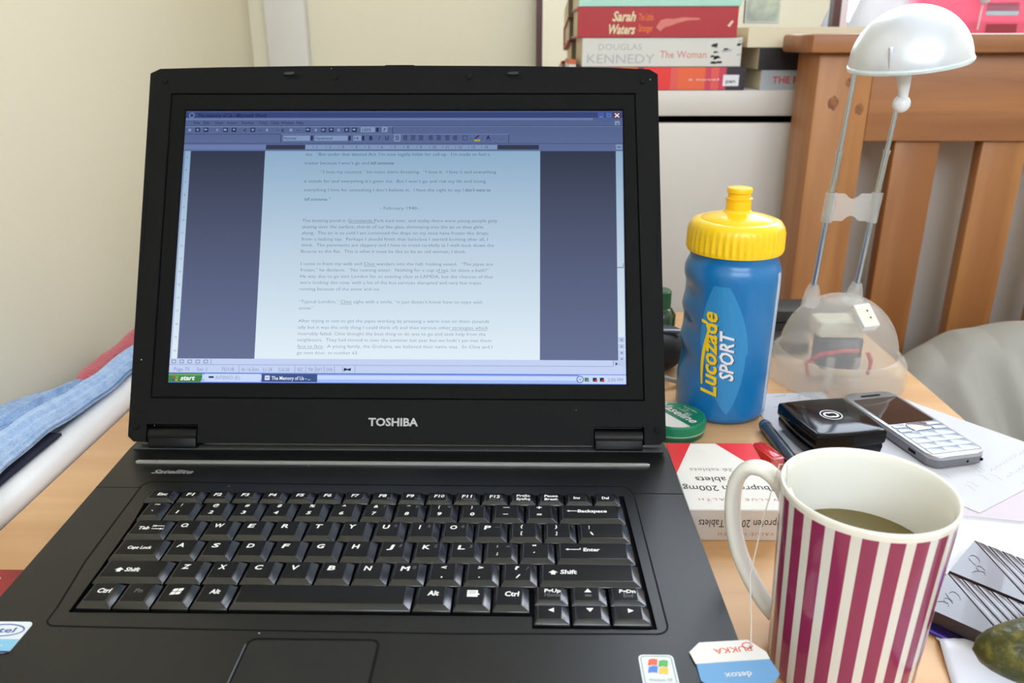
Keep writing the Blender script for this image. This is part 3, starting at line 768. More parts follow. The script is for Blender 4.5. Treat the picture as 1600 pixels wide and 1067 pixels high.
# ---- sports bottle
BLU = mat('blue_bottle_plastic', (22, 112, 176), 0.3, coat=0.2)
BLU2 = mat('blue_badge_print', (52, 138, 196), 0.35)
YEL = mat('yellow_cap_plastic', (250, 205, 28), 0.35, coat=0.2)
SPOUT = mat('orange_yellow_spout', (252, 196, 20), 0.35)
STRIP = mat('clear_level_strip', (186, 196, 208), 0.25)
NAVY = mat('navy_print', (20, 36, 70), 0.5)
PY = mat('yellow_print', (240, 200, 30), 0.4); PW = mat('white_print', (232, 232, 236), 0.4)
bl = (0.3557, 0.2300, DZ)
bt = thing('sports_bottle', 'blue squeezy sports bottle with yellow cap standing behind the small green tin', 'bottle', bl)
prof = [(.0300, 0), (.0345, .0015), (.0362, .005)]
prof += [(.0364 + .0010 * k / 22, .008 + .106 * k / 22) for k in range(23)]
prof += [(.0373, .1175), (.0368, .1225), (.0352, .1268), (.0338, .1290), (.0334, .1315), (.0340, .1335), (.0340, .1370)]
def grip(r, z, t):
    d = (t - R(186) + PI) % (2 * PI) - PI
    w = max(0.0, 1 - (d / R(38)) ** 2)
    if .035 < z < .118:
        u = (z - .035) / .083
        return r - .0042 * w * (0.5 - 0.5 * math.cos(u * 3 * 2 * PI)) - .0006 * w
    return r
def strip(z, t):
    d = (t - R(-33) + PI) % (2 * PI) - PI
    return 1 if abs(d) < R(6) and .006 < z < .119 else 0
b = MB(); b.lathe(prof, 96, rfun=grip, matfun=strip); body = b.build('bottle_body', [BLU, STRIP], bt, smooth=50)
TC = R(-104)
def onb(lift=0.0003):
    def f(a, z):
        r = (.0364 + .0010 * (z - .008) / .106) + lift
        t = TC + a / r
        return (r * math.cos(t), r * math.sin(t), z)
    return f
def lens(cx, w, z0, z1, tilt, n=28):
    """pointed at the foot, round at the head"""
    L, Rr = [], []
    for k in range(n + 1):
        u = k / n
        ww = w * (math.sin(PI * min(1, u * 0.93 + .0)) ** .75) * (0.90 if u < .5 else 1.0)
        z = z0 + (z1 - z0) * u
        c = cx + tilt * (u - .5)
        L.append((c - ww, z)); Rr.append((c + ww, z))
    return L, Rr
def badge(b, cx, w, z0, z1, tilt, lift):
    L, Rr = lens(cx, w, z0, z1, tilt); f = onb(lift)
    n = 6
    for k in range(len(L) - 1):
        for j in range(n):
            def pt(kk, jj): return f(lerp(L[kk][0], Rr[kk][0], jj / n), L[kk][1])
            b.face([b.v(pt(k, j)), b.v(pt(k, j + 1)), b.v(pt(k + 1, j + 1)), b.v(pt(k + 1, j))])
b = MB()
b.m(0); badge(b, -.0008, .0185, .0105, .1150, -.012, .00025)
def upward(ax, tilt, lift):
    g = onb(lift)
    return lambda X, Y: g(ax - Y + tilt * X, X)
for (o, mi, lf) in ((.0007, 3, .0004), (0.0, 1, .0006)):
    b.m(mi).text('Lucozade', .0250 - o * .6, 0, .0128, x1=.0945 - o * .6, bold=.026, shear=.25, fn=upward(-.0020 + o, -.07, lf))
    b.m(mi if mi == 3 else 2).text('SPORT', .0395 - o * .6, 0, .0108, x1=.0805 - o * .6, bold=.028, shear=.25, fn=upward(.0108 + o, -.07, lf))
# yellow sweep along the left of the badge
f = onb(.0005)
pts = []
for k in range(13):
    u = k / 12; z = .034 + .050 * u
    a = -.0160 + .0030 * u * u - .0016 * math.sin(PI * u)
    pts.append((a, z))
b.m(1)
for k in range(12):
    w0 = .0007 + .0006 * math.sin(PI * k / 12); w1 = .0007 + .0006 * math.sin(PI * (k + 1) / 12)
    b.face([b.v(f(pts[k][0] - w0, pts[k][1])), b.v(f(pts[k][0] + w0, pts[k][1])), b.v(f(pts[k + 1][0] + w1, pts[k + 1][1])), b.v(f(pts[k + 1][0] - w1, pts[k + 1][1]))])
b.build('badge', [BLU2, PY, PW, NAVY], body, smooth=60)
b = MB()
def ribs(r, z, t): return r + (.0006 * math.cos(44 * t) if .1375 < z < .1525 else 0)
b.lathe([(.0338, .1350), (.0362, .1358), (.0366, .1380), (.0366, .1400), (.0364, .1510), (.0358, .1550), (.0335, .1585), (.0300, .1600), (.0275, .1600), (.0265, .1612), (.0170, .1635), (.0110, .1650), (.0096, .1670)], 176, rfun=ribs)
cap = b.build('cap', YEL, bt, smooth=40)
b = MB(); b.lathe([(.0094, .1640), (.0094, .1745), (.0100, .1750), (.0100, .1760), (.0086, .1765), (.0084, .1792), (.0094, .1800), (.0097, .1822), (.0090, .1836), (.0055, .1842)], 32); b.build('spout', SPOUT, cap, smooth=40)

# ---- small round tin
GRN = mat('green_tin_print', (20, 124, 88), 0.3, coat=0.3); WTIN = mat('white_tin_print', (226, 226, 222), 0.3, coat=0.3)
GRN2 = mat('dark_green_tin', (24, 84, 62), 0.35)
tl = (0.3100, 0.1860, DZ)
tn = thing('lip_balm_tin', 'small round green and white tin peeping out behind the laptop hinge', 'tin', tl)
b = MB(); b.lathe([(.0225, 0), (.0235, .001), (.0235, .0085)], 56); b.build('tin_base', GRN2, tn)
b = MB(); b.m(0).lathe([(.0244, .0045), (.0247, .0050), (.0247, .0118), (.0240, .0135), (.0228, .0142), (.0226, .0138), (.0005, .0138)], 56)
def disc_band(x0, x1):
    pts = []
    n = 14; r = .0222
    for k in range(n + 1):
        x = lerp(x0, x1, k / n); pts.append((x, math.sqrt(max(0, r * r - x * x))))
    for k in range(n, -1, -1):
        x = lerp(x0, x1, k / n); pts.append((x, -math.sqrt(max(0, r * r - x * x))))
    return pts
RT = Matrix.Rotation(R(-58), 4, 'Z')
b.m(1).poly(disc_band(-.0222, -.0035), .0140, RT @ Matrix.Rotation(R(90), 4, 'Z'))
b.m(1).lathe([(.02475, .0062), (.02475, .0066)], 56, caps=(False, False))
b.m(1).text('Vaseline', -.0200, .0010, .0088, .0142, x1=.0190, M=RT, bold=.02, shear=.2)
b.text('LIP', -.004, .0125, .0024, .0142, x1=.001, M=RT); b.text('THERAPY', -.008, .0095, .0022, .0142, x1=.008, M=RT); b.text('ALOE VERA', -.008, .0160, .0022, .0142, x1=.007, M=RT)
b.build('lid', [GRN, WTIN], tn, smooth=30)

# ---- tablet box (read from the far side)
CARD = mat('white_card', (232, 229, 226), 0.45); RED = mat('red_card', (222, 34, 42), 0.45)
INK = mat('black_ink', (44, 44, 48), 0.6); PINKI = mat('pink_ink', (206, 130, 140), 0.6); GREYI = mat('grey_ink', (160, 160, 164), 0.6)
bx = (0.3227, 0.0800, DZ)
tb = thing('tablet_box', 'white and red cardboard tablet box wedged between the laptop and the mug', 'box', bx)
bw, bd, bh = .0604, .0860, .0220
b = MB(); b.m(0).box(-bw / 2, bw / 2, -bd / 2, bd / 2, 0, bh, .0005, seg=1)
zt = bh + .0001
b.m(1).poly([(-bw / 2, bd / 2), (-bw / 2, bd / 2 - .0430), (-bw / 2 + .0175, bd / 2)], zt)
b.m(1).poly([(bw / 2, bd / 2), (bw / 2 - .0260, bd / 2), (bw / 2, bd / 2 - .0460)], zt)
Mx = Matrix.Translation((0, 0, zt + .00005)) @ Matrix.Rotation(PI, 4, 'Z')
b.m(2).text('Ibuprofen 200mg', -.0275, .0150, .0066, 0, x1=.0290, M=Mx)
b.text('Tablets', -.0060, .0040, .0066, 0, x1=.0190, M=Mx)
b.m(4).text('36 tablets', -.0080, -.0075, .0044, 0, x1=.0205, M=Mx)
b.m(3).text('VALUE HEALTH', -.0270, .0300, .0030, 0, x1=.0220, M=Mx, space=1.4)
Mf = Matrix.Translation((0, -bd / 2 - .0001, bh / 2)) @ Matrix(((-1, 0, 0, 0), (0, 0, -1, 0), (0, -1, 0, 0), (0, 0, 0, 1)))
b.m(2).text('Ibuprofen 200mg Tablets', -.0300, -.0040, .0056, 0, x1=.0235, M=Mf)
b.m(3).text('VALUE HEALTH', -.0230, .0050, .0022, 0, x1=.0110, M=Mf, space=1.4)
Mr2 = Matrix.Translation((bw / 2 + .0001, 0, bh / 2)) @ Matrix(((0, 0, 1, 0), (1, 0, 0, 0), (0, 1, 0, 0), (0, 0, 0, 1)))
b.m(1).poly([(bd / 2, bh / 2), (bd / 2, -bh / 2), (bd / 2 - .0460, -bh / 2), (bd / 2 - .0460, bh / 2)], 0, Mr2)
b.build('carton', [CARD, RED, INK, PINKI, GREYI], tb, smooth=0)
b = MB(); b.quad(-.0010, bw / 2 - .002, bd / 2 - .0001, bd / 2 + .0012, bh - .0008); solidify(b.build('tuck_flap', CARD, tb, smooth=0), .0004)

# ---- red case and pen
REDG = mat('red_clear_plastic', (206, 22, 26), 0.15, trans=0.1)
t = thing('plastic_case', 'small see-through red plastic case lying between tablet box and pen', 'case', (0.3700, 0.1385, DZ), R(19))
b = MB(); b.prism(rrect(-.0052, .0052, -.0120, .0130, .0022), 0, .0085, bev=.0012); b.build('case_body', REDG, t)
b = MB(); b.prism(rrect(-.0053, .0053, -.0140, -.0100, .0022), .0001, .0088, bev=.001); b.build('end_cap', mat('clear_plastic_cap', (206, 110, 108), 0.2), t)
PENB = mat('dark_grey_pen', (56, 64, 76), 0.25, coat=0.4)
t = thing('pen', 'dark grey ballpoint pen pointing from the bottle to the mug', 'pen', (0.3812, 0.1892, DZ + .0051), R(3.5))
def along(profile, seg=20):
    bb = MB(); bb.lathe([(max(r, 1e-5), z) for r, z in profile], seg, Matrix.Rotation(R(90), 4, 'X')); return bb
along([(.0030, 0), (.0042, .0008), (.0045, .003), (.0047, .040), (.0047, .118), (.0036, .124)]).build('barrel', PENB, t)
along([(.0047, .003), (.0049, .0032), (.0049, .006), (.0047, .0062)]).build('ring', mat('blue_grey_metal', (96, 120, 140), 0.3, metal=.6), t)
along([(.0034, .124), (.0012, .134), (.0004, .136)]).build('tip', mat('chrome', (210, 212, 214), 0.12, metal=1.0), t)

# ---- sheets of paper
PAPER = mat('white_paper', (208, 208, 216), 0.75, spec=0.2); PAPER2 = mat('white_paper_pinkish', (210, 200, 210), 0.75, spec=0.2)
PENCIL = mat('pencil_grey', (150, 152, 165), 0.8)
def sheet(name, pts, z, m, label, bend=0.0, marks=None):
    cx = sum(p[0] for p in pts) / len(pts); cy = sum(p[1] for p in pts) / len(pts)
    b = MB(); b.m(0).prism([(p[0] - cx, p[1] - cy) for p in pts], 0, .0002)
    if marks: b.m(1); marks(b, cx, cy)
    o = b.build(name, [m, PENCIL], smooth=0, loc=(cx, cy, z)); return tag(o, label, 'paper')
def notes(b, cx, cy):
    rr = random.Random(3)
    M = Matrix.Translation((.5330 - cx, .1120 - cy, .0003)) @ Matrix.Rotation(R(36), 4, 'Z')
    for k in range(3):
        x = 0
        while x < .055:
            w = rr.uniform(.002, .006); h = rr.uniform(.001, .003)
            b.ribbon([(x, -.008 + k * .011), (x + w * .5, -.008 + k * .011 + h), (x + w, -.008 + k * .011)], .0003, 0, M, closed=False); x += w + .0015
    M = Matrix.Translation((.4780 - cx, .1050 - cy, .0003)) @ Matrix.Rotation(R(30), 4, 'Z')
    for k in range(9):
        x, y = rr.uniform(0, .05), rr.uniform(-.02, .006); b.ribbon([(x, y), (x + .002, y + .006), (x + .0005, y + .009)], .0003, 0, M, closed=False)
sheet('paper_sheet', [(.505, .262), (.596, .139), (.488, .069), (.3995, .188)], DZ + .0008, PAPER, 'white sheet with pencil scribbles under the mobile phone, overhanging the desk edge', marks=notes)
def notes2(b, cx, cy):
    rr = random.Random(5)
    for k in range(10):
        x, y = .400 + rr.uniform(0, .03) - cx, .222 + rr.uniform(0, .03) - cy
        b.ribbon([(x, y), (x + rr.uniform(.004, .012), y + rr.uniform(-.004, .004)), (x + .010, y + .006)], .0005, .0003, closed=False)
sheet('paper_sheet', [(.388, .150), (.460, .150), (.452, .262), (.386, .255)], DZ + .0003, PAPER, 'white sheet with dark doodles between the blue bottle and the lamp base', marks=notes2)
sheet('paper_sheet', [(.452, .075), (.556, .128), (.600, .030), (.480, .000)], DZ + .0003, PAPER2, 'pale pinkish sheet under the scribbled sheet, right of the mug')

# ---- powder compact
GLOSS = mat('gloss_black_lacquer', (8, 7, 10), 0.1, coat=0.0, spec=0.22)
def bowed(s, k, n=10, bow=.06):
    out = []
    for side in range(4):
        a = R(90 * side)
        for i in range(n):
            u = -1 + 2 * i / n
            x, y = k * (1 + bow * (1 - u * u)), u * k
            cr = .10 * k
            p = Vector((x, y)); p.rotate(Matrix.Rotation(a, 2))
            out.append((p.x * s[0], p.y * s[1]))
    return out
t = thing('powder_compact', 'square glossy black powder compact with a white ring emblem on its lid', 'compact', (0.4237, 0.1670, DZ + .0012), R(10.5))
def stack(levels, m, name, par):
    b = MB(); rings = []
    for (k, z) in levels: rings.append([b.v((p[0], p[1], z)) for p in bowed((1.0, 1.06), k)])
    for a, c in zip(rings, rings[1:]):
        n = len(a)
        for i in range(n): b.face([a[i], a[(i + 1) % n], c[(i + 1) % n], c[i]])
    b.face(list(reversed(rings[0]))); b.face(rings[-1])
    return b.build(name, m, par, smooth=45)
stack([(.0235, 0), (.0258, .0025), (.0266, .0080), (.0262, .0105)], GLOSS, 'compact_base', t)
cl = stack([(.0266, .0108), (.0274, .0125), (.0275, .0192), (.0271, .0209), (.0262, .0217), (.0235, .0221), (.0120, .0223)], GLOSS, 'compact_lid', t)
b = MB()
b.ribbon([(.0078 * math.cos(a * PI / 20), .0078 * math.sin(a * PI / 20)) for a in range(40)], .0008, .0226)
for sgn in (1, -1):
    b.ribbon([(sgn * (-.0013 + .0038 * math.cos(R(a))), .0038 * math.sin(R(a))) for a in range(45, 316, 15)],   .0017, .0226 + .00005 * sgn, closed=False)
b.build('emblem', mat('white_emblem', (225, 225, 228), 0.3), cl, smooth=0)

# ---- mobile phone
PHS = mat('silver_phone_shell', (172, 174, 178), 0.28, metal=0.6); PHG = mat('grey_phone_side', (122, 122, 126), 0.35, metal=0.5)
PHK = mat('silver_phone_keys', (176, 188, 206), 0.3, metal=0.35); PHSCR = mat('dark_phone_glass', (38, 28, 26), 0.06, coat=0.6)
t = thing('mobile_phone', 'silver keypad mobile phone lying face up on the scribbled sheet', 'phone', (0.5045, 0.1285, DZ + .0012), R(13.5))
pw, pl = .0455, .112
def rl(i, r): return rrect(-pw / 2 + i, pw / 2 - i, i, pl - i, r, 6)
b = MB(); b.m(0).prism(rl(.0015, .008), 0, .0015); b.prism(rl(0, .009), .0015, .0070); b.build('phone_back', PHG, t)
b = MB(); b.prism(rl(0, .009), .0070, .0100, bev=.0014); sh = b.build('phone_front', PHS, t)
b = MB(); b.prism(rrect(-pw / 2 + .0030, pw / 2 - .0030, .0535, pl - .0130, .001), .0099, .01025); b.build('display', PHSCR, sh, smooth=0)
b = MB(); b.prism(rrect(-.009, .009, pl - .0085, pl - .0065, .0008), .0099, .0103); b.build('earpiece', DARK, sh, smooth=0)
b = MB(); b.prism(rrect(-.0085, .0085, .0395, .0515, .003), .0099, .0112, bev=.0008); b.build('navigation_key', mat('bright_silver_key', (206, 214, 226), 0.18, metal=.8), sh)
for (xa, xb, ya, yb) in ((-.0200, -.0095, .0465, .0515), (-.0200, -.0095, .0395, .0450), (.0095, .0200, .0465, .0515), (.0095, .0200, .0395, .0450)):
    b = MB(); b.box(xa, xb, ya, yb, .0098, .0108, .0005); b.build('function_key', PHK, sh)
for r_ in range(4):
    for c_ in range(3):
        b = MB(); x0 = -.0200 + c_ * .0134; y0_ = .0050 + r_ * .0084
        b.m(0).box(x0, x0 + .0133, y0_, y0_ + .0082, .0098, .0106, .0004)
        b.m(1).text('*0#789456123'[r_ * 3 + c_], x0 + .0020, y0_ + .0026, .0028, .01065)
        b.build('number_key', [PHK, mat('key_ink', (70, 74, 84), 0.5)], sh, smooth=40)
b = MB(); b.box(-pw / 2 - .0002, -pw / 2 + .001, .018, .026, .0030, .0056, .0004); b.build('port', DARK, t)
for px_ in (.006, .018):
    b = MB(); b.box(px_ - .0008, px_ + .0008, -.0002, .0010, .0032, .0050); b.build('port', DARK, t)

# ---- desk lamp
def frosted(name, rgb, amount, rough=0.25):
    m = bpy.data.materials.new(name); m.use_nodes = True
    nt = m.node_tree; p = nt.nodes['Principled BSDF']; o = nt.nodes['Material Output']
    p.inputs['Base Color'].default_value = lin(rgb); p.inputs['Roughness'].default_value = rough
    tr = nt.nodes.new('ShaderNodeBsdfTransparent'); tr.inputs['Color'].default_value = (.96, .96, .95, 1)
    tl_ = nt.nodes.new('ShaderNodeBsdfTranslucent'); tl_.inputs['Color'].default_value = lin(rgb)
    a = nt.nodes.new('ShaderNodeMixShader'); a.inputs[0].default_value = 0.35
    c = nt.nodes.new('ShaderNodeMixShader'); c.inputs[0].default_value = amount
    nt.links.new(p.outputs[0], a.inputs[1]); nt.links.new(tl_.outputs[0], a.inputs[2])
    nt.links.new(tr.outputs[0], c.inputs[1]); nt.links.new(a.outputs[0], c.inputs[2]); nt.links.new(c.outputs[0], o.inputs[0])
    return m
FROST = frosted('frosted_clear_plastic', (230, 228, 224), 0.34, 0.2)
CLEAR = frosted('clear_plastic', (232, 230, 228), 0.30, 0.1)
CHROME = mat('steel_rod', (186, 192, 204), 0.16, metal=1.0)
SHADE = mat('silver_shade', (216, 221, 232), 0.3, metal=0.55)
WPL = mat('white_plastic', (230, 228, 220), 0.4)
ll = (0.4740, 0.2950, DZ)
lm = thing('desk_lamp', 'silver halogen desk lamp with two rods on a frosted dome base', 'lamp', ll)
b = MB(); b.lathe([(.0560, .0003), (.0590, .002), (.0592, .014), (.0585, .021), (.0555, .0255), (.0515, .0275), (.0500, .0280)], 64, caps=(True, False)); b.build('base_ring', FROST, lm, smooth=50)
b = MB(); b.lathe([(.0500 * math.cos(a), .0270 + .0520 * math.sin(a)) for a in [R(88 * k / 16) for k in range(17)]], 64, caps=(False, True)); dome = b.build('base_dome', FROST, lm, smooth=60)
b = MB(); b.box(-.018, .018, -.012, .016, .012, .042, .003); b.build('transformer', mat('dark_blue_block', (40, 44, 66), 0.5), dome)
b = MB(); b.box(-.024, .016, -.014, .016, .0425, .058, .004); b.build('coil_housing', mat('ivory_plastic_block', (214, 210, 190), 0.5), dome)
b = MB(); b.tube([(-.030, -.018, .010), (-.034, -.020, .022), (-.024, -.024, .032), (-.006, -.026, .036), (.008, -.026, .036)], .0019, 10); b.build('wire', mat('red_wire', (196, 40, 48), 0.4), dome)
b = MB(); b.tube([(.016, -.026, .034), (.020, -.026, .026), (.019, -.025, .014)], .0019, 10); b.build('wire', mat('red_wire', (196, 40, 48), 0.4), dome)
for sx in (-.018, .006):
    b = MB(); b.box(sx - .003, sx + .003, -.036, -.030, .004, .032, .001); b.build('post', CLEAR, dome)
Ms = Matrix.Translation((.0060, -.0318, .0690)) @ Matrix.Rotation(R(8), 4, 'Z') @ Matrix.Rotation(R(38), 4, 'X') @ Matrix.Rotation(R(6), 4, 'Z')
b = MB(); b.box(-.0075, .0075, -.0115, .0115, -.007, .0035, .001, M=Ms); sw = b.build('switch', WPL, dome)
b = MB(); b.quad(-.0030, .0050, -.0072, .0072, .0036, Ms); b.quad(-.0055, -.0040, -.0072, .0072, .0036, Ms)
for yy in (-.004, .003): b.m(1).quad(.0012, .0028, yy, yy + .0018, .0037, Ms)
b.m(0); b.build('rocker', [mat('ivory_plastic', (222, 218, 204), 0.35), INK], sw, smooth=0)
r1 = [Vector((.4446 - ll[0], 0, .078)), Vector((.4551 - ll[0], 0, .2640))]
r2 = [Vector((.4816 - ll[0], 0, .080)), Vector((.4945 - ll[0], 0, .2640))]
for (a, c) in (r1, r2):
    d = c - a
    b = MB(); b.tube([a - d * .05, a + d * .01, a + d * .035, a + d * .055], [.0078, .0066, .0054, .0040], 16, up=(0, 1, 0)); b.build('socket', CLEAR, lm)
    b = MB(); b.tube([a + d * .04, a + d * .66], .0025, 14, up=(0, 1, 0)); b.tube([a + d * .655, a + d * .67], .0030, 14, up=(0, 1, 0)); b.tube([a + d * .66, c], .0019, 14, up=(0, 1, 0)); b.build('rod', CHROME, lm)
zc = .1560
c1 = r1[0] + (r1[1] - r1[0]) * ((zc - .078) / .186); c2 = r2[0] + (r2[1] - r2[0]) * ((zc - .080) / .184)
b = MB()
dx = c2.x - c1.x
Mc = Matrix.Translation((c1.x, 0, zc)) @ Matrix.Rotation(R(90), 4, 'X') @ Matrix(((1, 0, 0, 0), (0, 1, 0, 0), (0, 0, 1, -.0012), (0, 0, 0, 1)))
bone = [(-.002, -.0115), (.010, -.0115)] + [(lerp(.012, dx - .012, k / 6), -.0115 + .0045 * math.sin(PI * k / 6)) for k in range(7)] + [(dx - .008, -.0115), (dx + .002, -.0115), (dx + .002, .0115), (dx - .008, .0115)] + [(lerp(dx - .012, .012, k / 6), .0115 - .0045 * math.sin(PI * k / 6)) for k in range(7)] + [(.010, .0115), (-.002, .0115)]
b.prism(bone, 0, .0024, Mc)
for c_, rr_ in ((c1, r1), (c2, r2)):
    d = (rr_[1] - rr_[0]).normalized(); b.tube([c_ - d * .0125, c_ + d * .0125], .0048, 16, up=(0, 1, 0))
b.build('rod_clip', CLEAR, lm, smooth=40)
Mh = Matrix.Translation((.4968 - ll[0], 0, .2705)) @ Matrix.Rotation(R(-8.2), 4, 'Y') @ Matrix.Rotation(R(5), 4, 'X')
b = MB()
outer = [(.0452 * math.cos(R(a)), .0440 * math.sin(R(a))) for a in range(0, 90, 6)] + [(.0012, .0440)]
inner = [(.0436 * math.cos(R(a)), .0424 * math.sin(R(a))) for a in range(84, -1, -6)]
b.lathe(outer + [(.0010, .0424)] + inner + [(.0452, 0)], 64, Mh, caps=(False, False))
shd = b.build('lamp_shade', SHADE, lm, smooth=50)
b = MB(); b.lathe([(.0440, -.0006), (.0458, -.0008), (.0462, .0012), (.0454, .0030)], 64, Mh, caps=(False, False)); solidify(b.build('shade_rim', mat('pale_shade_rim', (212, 226, 232), 0.2, metal=.4), shd, smooth=60), .0006)
b = MB(); b.box(-.0300, -.0270, -.0345, -.0305, .004, .020, .001, M=Mh); b.build('shade_catch', SHADE, shd)
b = MB(); b.tube([Vector((.030, 0, .010)), Vector((-.010, 0, .012))], .005, 14, M=Mh); b.build('bulb', mat('glass_bulb', (235, 235, 230), 0.1), shd)
b = MB(); b.tube([(.4885 - ll[0], -.012, .2650), (.4900 - ll[0], -.012, .2560), (.4920 - ll[0], -.010, .2450)], [.0062, .0048, .0034], 18, up=(0, 1, 0)); b.build('stem', mat('white_gloss_plastic', (232, 232, 236), 0.2), lm)
b = MB(); b.ball((.4922 - ll[0], -.008, .2405), .0068); b.build('ball_joint', mat('white_gloss_plastic', (232, 232, 236), 0.2), lm)

# ---- mug and tea
PORC = mat('white_porcelain', (232, 230, 222), 0.12, coat=0.3)
STR = stripes('striped_glaze', (140, 46, 86), (214, 212, 206), 22, 0.60)
ml = (0.3470, -0.0690, DZ)
mg = thing('mug', 'tall white china mug with raspberry pink vertical stripes', 'mug', ml)
H_ = .101
def mr(z): return lerp(.0332, .0374, z / H_) + .0004 * (z / H_) ** 6
b = MB(); prof = [(.0300, .0), (.0322, .0008), (.0332, .003)] + [(mr(z), z) for z in [.003 + .094 * k / 14 for k in range(1, 15)]]
b.m(0).lathe(prof, 96, caps=(True, False))
b.m(1).lathe([(mr(.097), .097), (.0378, .0990), (.0379, .1003), (.0374, .1010), (.0366, .1009), (.0360, .1000)] + [(mr(z) - .0022, z) for z in (.096, .080, .060, .040, .020, .008)] + [(.025, .004), (.0005, .0035)], 96, caps=(False, False))
cup = b.build('mug_body', [STR, PORC], mg, smooth=50)
hp = [(.0345, .0800), (.0400, .0880), (.0480, .0925), (.0560, .0905), (.0612, .0820), (.0622, .0700), (.0605, .0560), (.0560, .0420), (.0490, .0300), (.0410, .0200), (.0335, .0140)]
pts = []
for i in range(len(hp) - 1):
    p0 = hp[max(0, i - 1)]; p1 = hp[i]; p2 = hp[i + 1]; p3 = hp[min(len(hp) - 1, i + 2)]
    for k in range(5):
        u = k / 5
        pts.append(tuple(0.5 * (2 * p1[j] + (p2[j] - p0[j]) * u + (2 * p0[j] - 5 * p1[j] + 4 * p2[j] - p3[j]) * u * u + (3 * p1[j] - p0[j] - 3 * p2[j] + p3[j]) * u ** 3) for j in (0, 1)))
pts.append(hp[-1])
HA = R(141)
side = (-math.sin(HA), math.cos(HA), 0)
b = MB(); b.tube([(p[0] * math.cos(HA), p[0] * math.sin(HA), p[1]) for p in pts], [.0036] * len(pts), 18, rb=[.0056] * len(pts), up=side); b.build('handle', PORC, mg, smooth=60)
TEA = mat('green_brown_tea', (104, 90, 40), 0.05, coat=0.4)
b = MB(); b.lathe([(.0005, .0), (.0338, .0), (.0338, .0006), (.0330, .0004), (.0005, .0004)], 64, caps=(False, False))
tag(b.build('tea', TEA, loc=(ml[0], ml[1], DZ + .0680), smooth=60), 'murky green tea filling the lower part of the striped mug', 'tea')
TAGW = mat('tag_white', (232, 230, 228), 0.6); TAGB = mat('tag_blue', (112, 164, 212), 0.6); TAGR = mat('tag_red', (226, 116, 96), 0.6)
tgl = (0.2850, -0.0990, DZ + ZD)
tg = thing('tea_tag', 'white and blue paper tea bag tag on the laptop palm rest beside the mug', 'tag', tgl)
wp = [(.2672, -.0950), (.2728, -.0888), (.2955, -.0867), (.3018, -.0945), (.3022, -.0985), (.2686, -.1022)]
bp_ = [(.2690, -.1024), (.3022, -.0987), (.3040, -.1075), (.3000, -.1125), (.2740, -.1165), (.2690, -.1120)]
b = MB(); b.m(0).prism([(p[0] - tgl[0], p[1] - tgl[1]) for p in wp], .0006, .0010)
b.m(1).text('PUKKA', -.0095, -.0030, .0036, .0011, x1=.0080, M=Matrix.Translation((.0015, .0042, 0)) @ Matrix.Rotation(R(188), 4, 'Z'), bold=.01)
b.m(1).ribbon([(.0092 + .0022 * math.cos(a * PI / 6), .0085 + .0018 * math.sin(a * PI / 6)) for a in range(12)], .0006, .0011)
b.build('tag_flap', [TAGW, TAGR], tg, smooth=0)
b = MB(); b.m(0).prism([(p[0] - tgl[0], p[1] - tgl[1]) for p in bp_], .0004, .0008)
b.m(1).text('detox', -.0060, -.0015, .0034, .0009, x1=.0060, M=Matrix.Translation((.0010, -.0095, 0)) @ Matrix.Rotation(R(186), 4, 'Z'), bold=.01)
b.build('tag_panel', [TAGB, TAGW], tg, smooth=0)
b = MB(); b.tube([tuple(Vector(p) - Vector(tgl)) for p in ((.3185, -.0545, .802), (.3160, -.0510, .8320), (.3125, -.0505, .8320), (.3060, -.0560, .8050), (.3005, -.0640, .7790), (.2985, -.0800, .7645), (.2960, -.0900, .7612))], .0003, 6); b.build('string', mat('cotton_string', (216, 210, 200), 0.9), tg)

# ---- napkin, chocolate, wrapper, avocado
NAP = mat('white_glossy_paper', (208, 207, 214), 0.35)
def nap(u, v):
    Lx = lerp(.4290, .3780, v); Rx = .585
    x = lerp(Lx, Rx, u); y = lerp(.0560, -.160, v) + .004 * math.sin(u * 5)
    e = max(0, 1 - v * 12); l = max(0, 1 - u * 7)
    z = .0012 + .004 * e * (0.6 + .4 * math.sin(u * 9)) + .0035 * l * (.5 + .5 * math.sin(v * 17)) * (v > .5)
    return (x - .48, y + .05, z)
b = MB(); b.grid(nap, 40, 40); o = b.build('paper_wrapper', NAP, loc=(.48, -.05, DZ), smooth=80); solidify(o, .0004, 1)
tag(o, 'opened white paper wrapper under the chocolate, right of the striped mug', 'wrapper')
CHO = mat('dark_chocolate', (58, 44, 46), 0.28, coat=0.25); CHO2 = mat('dark_chocolate_side', (44, 26, 22), 0.4)
chl = (0.4300, -0.0035, DZ + .0022)
ca = Vector((.71, -.70)); cb = Vector((.66, .75))
rot = math.atan2(ca.y, ca.x)
t = thing('chocolate_bar', 'two squares of dark chocolate on the white paper wrapper', 'chocolate', chl, rot)
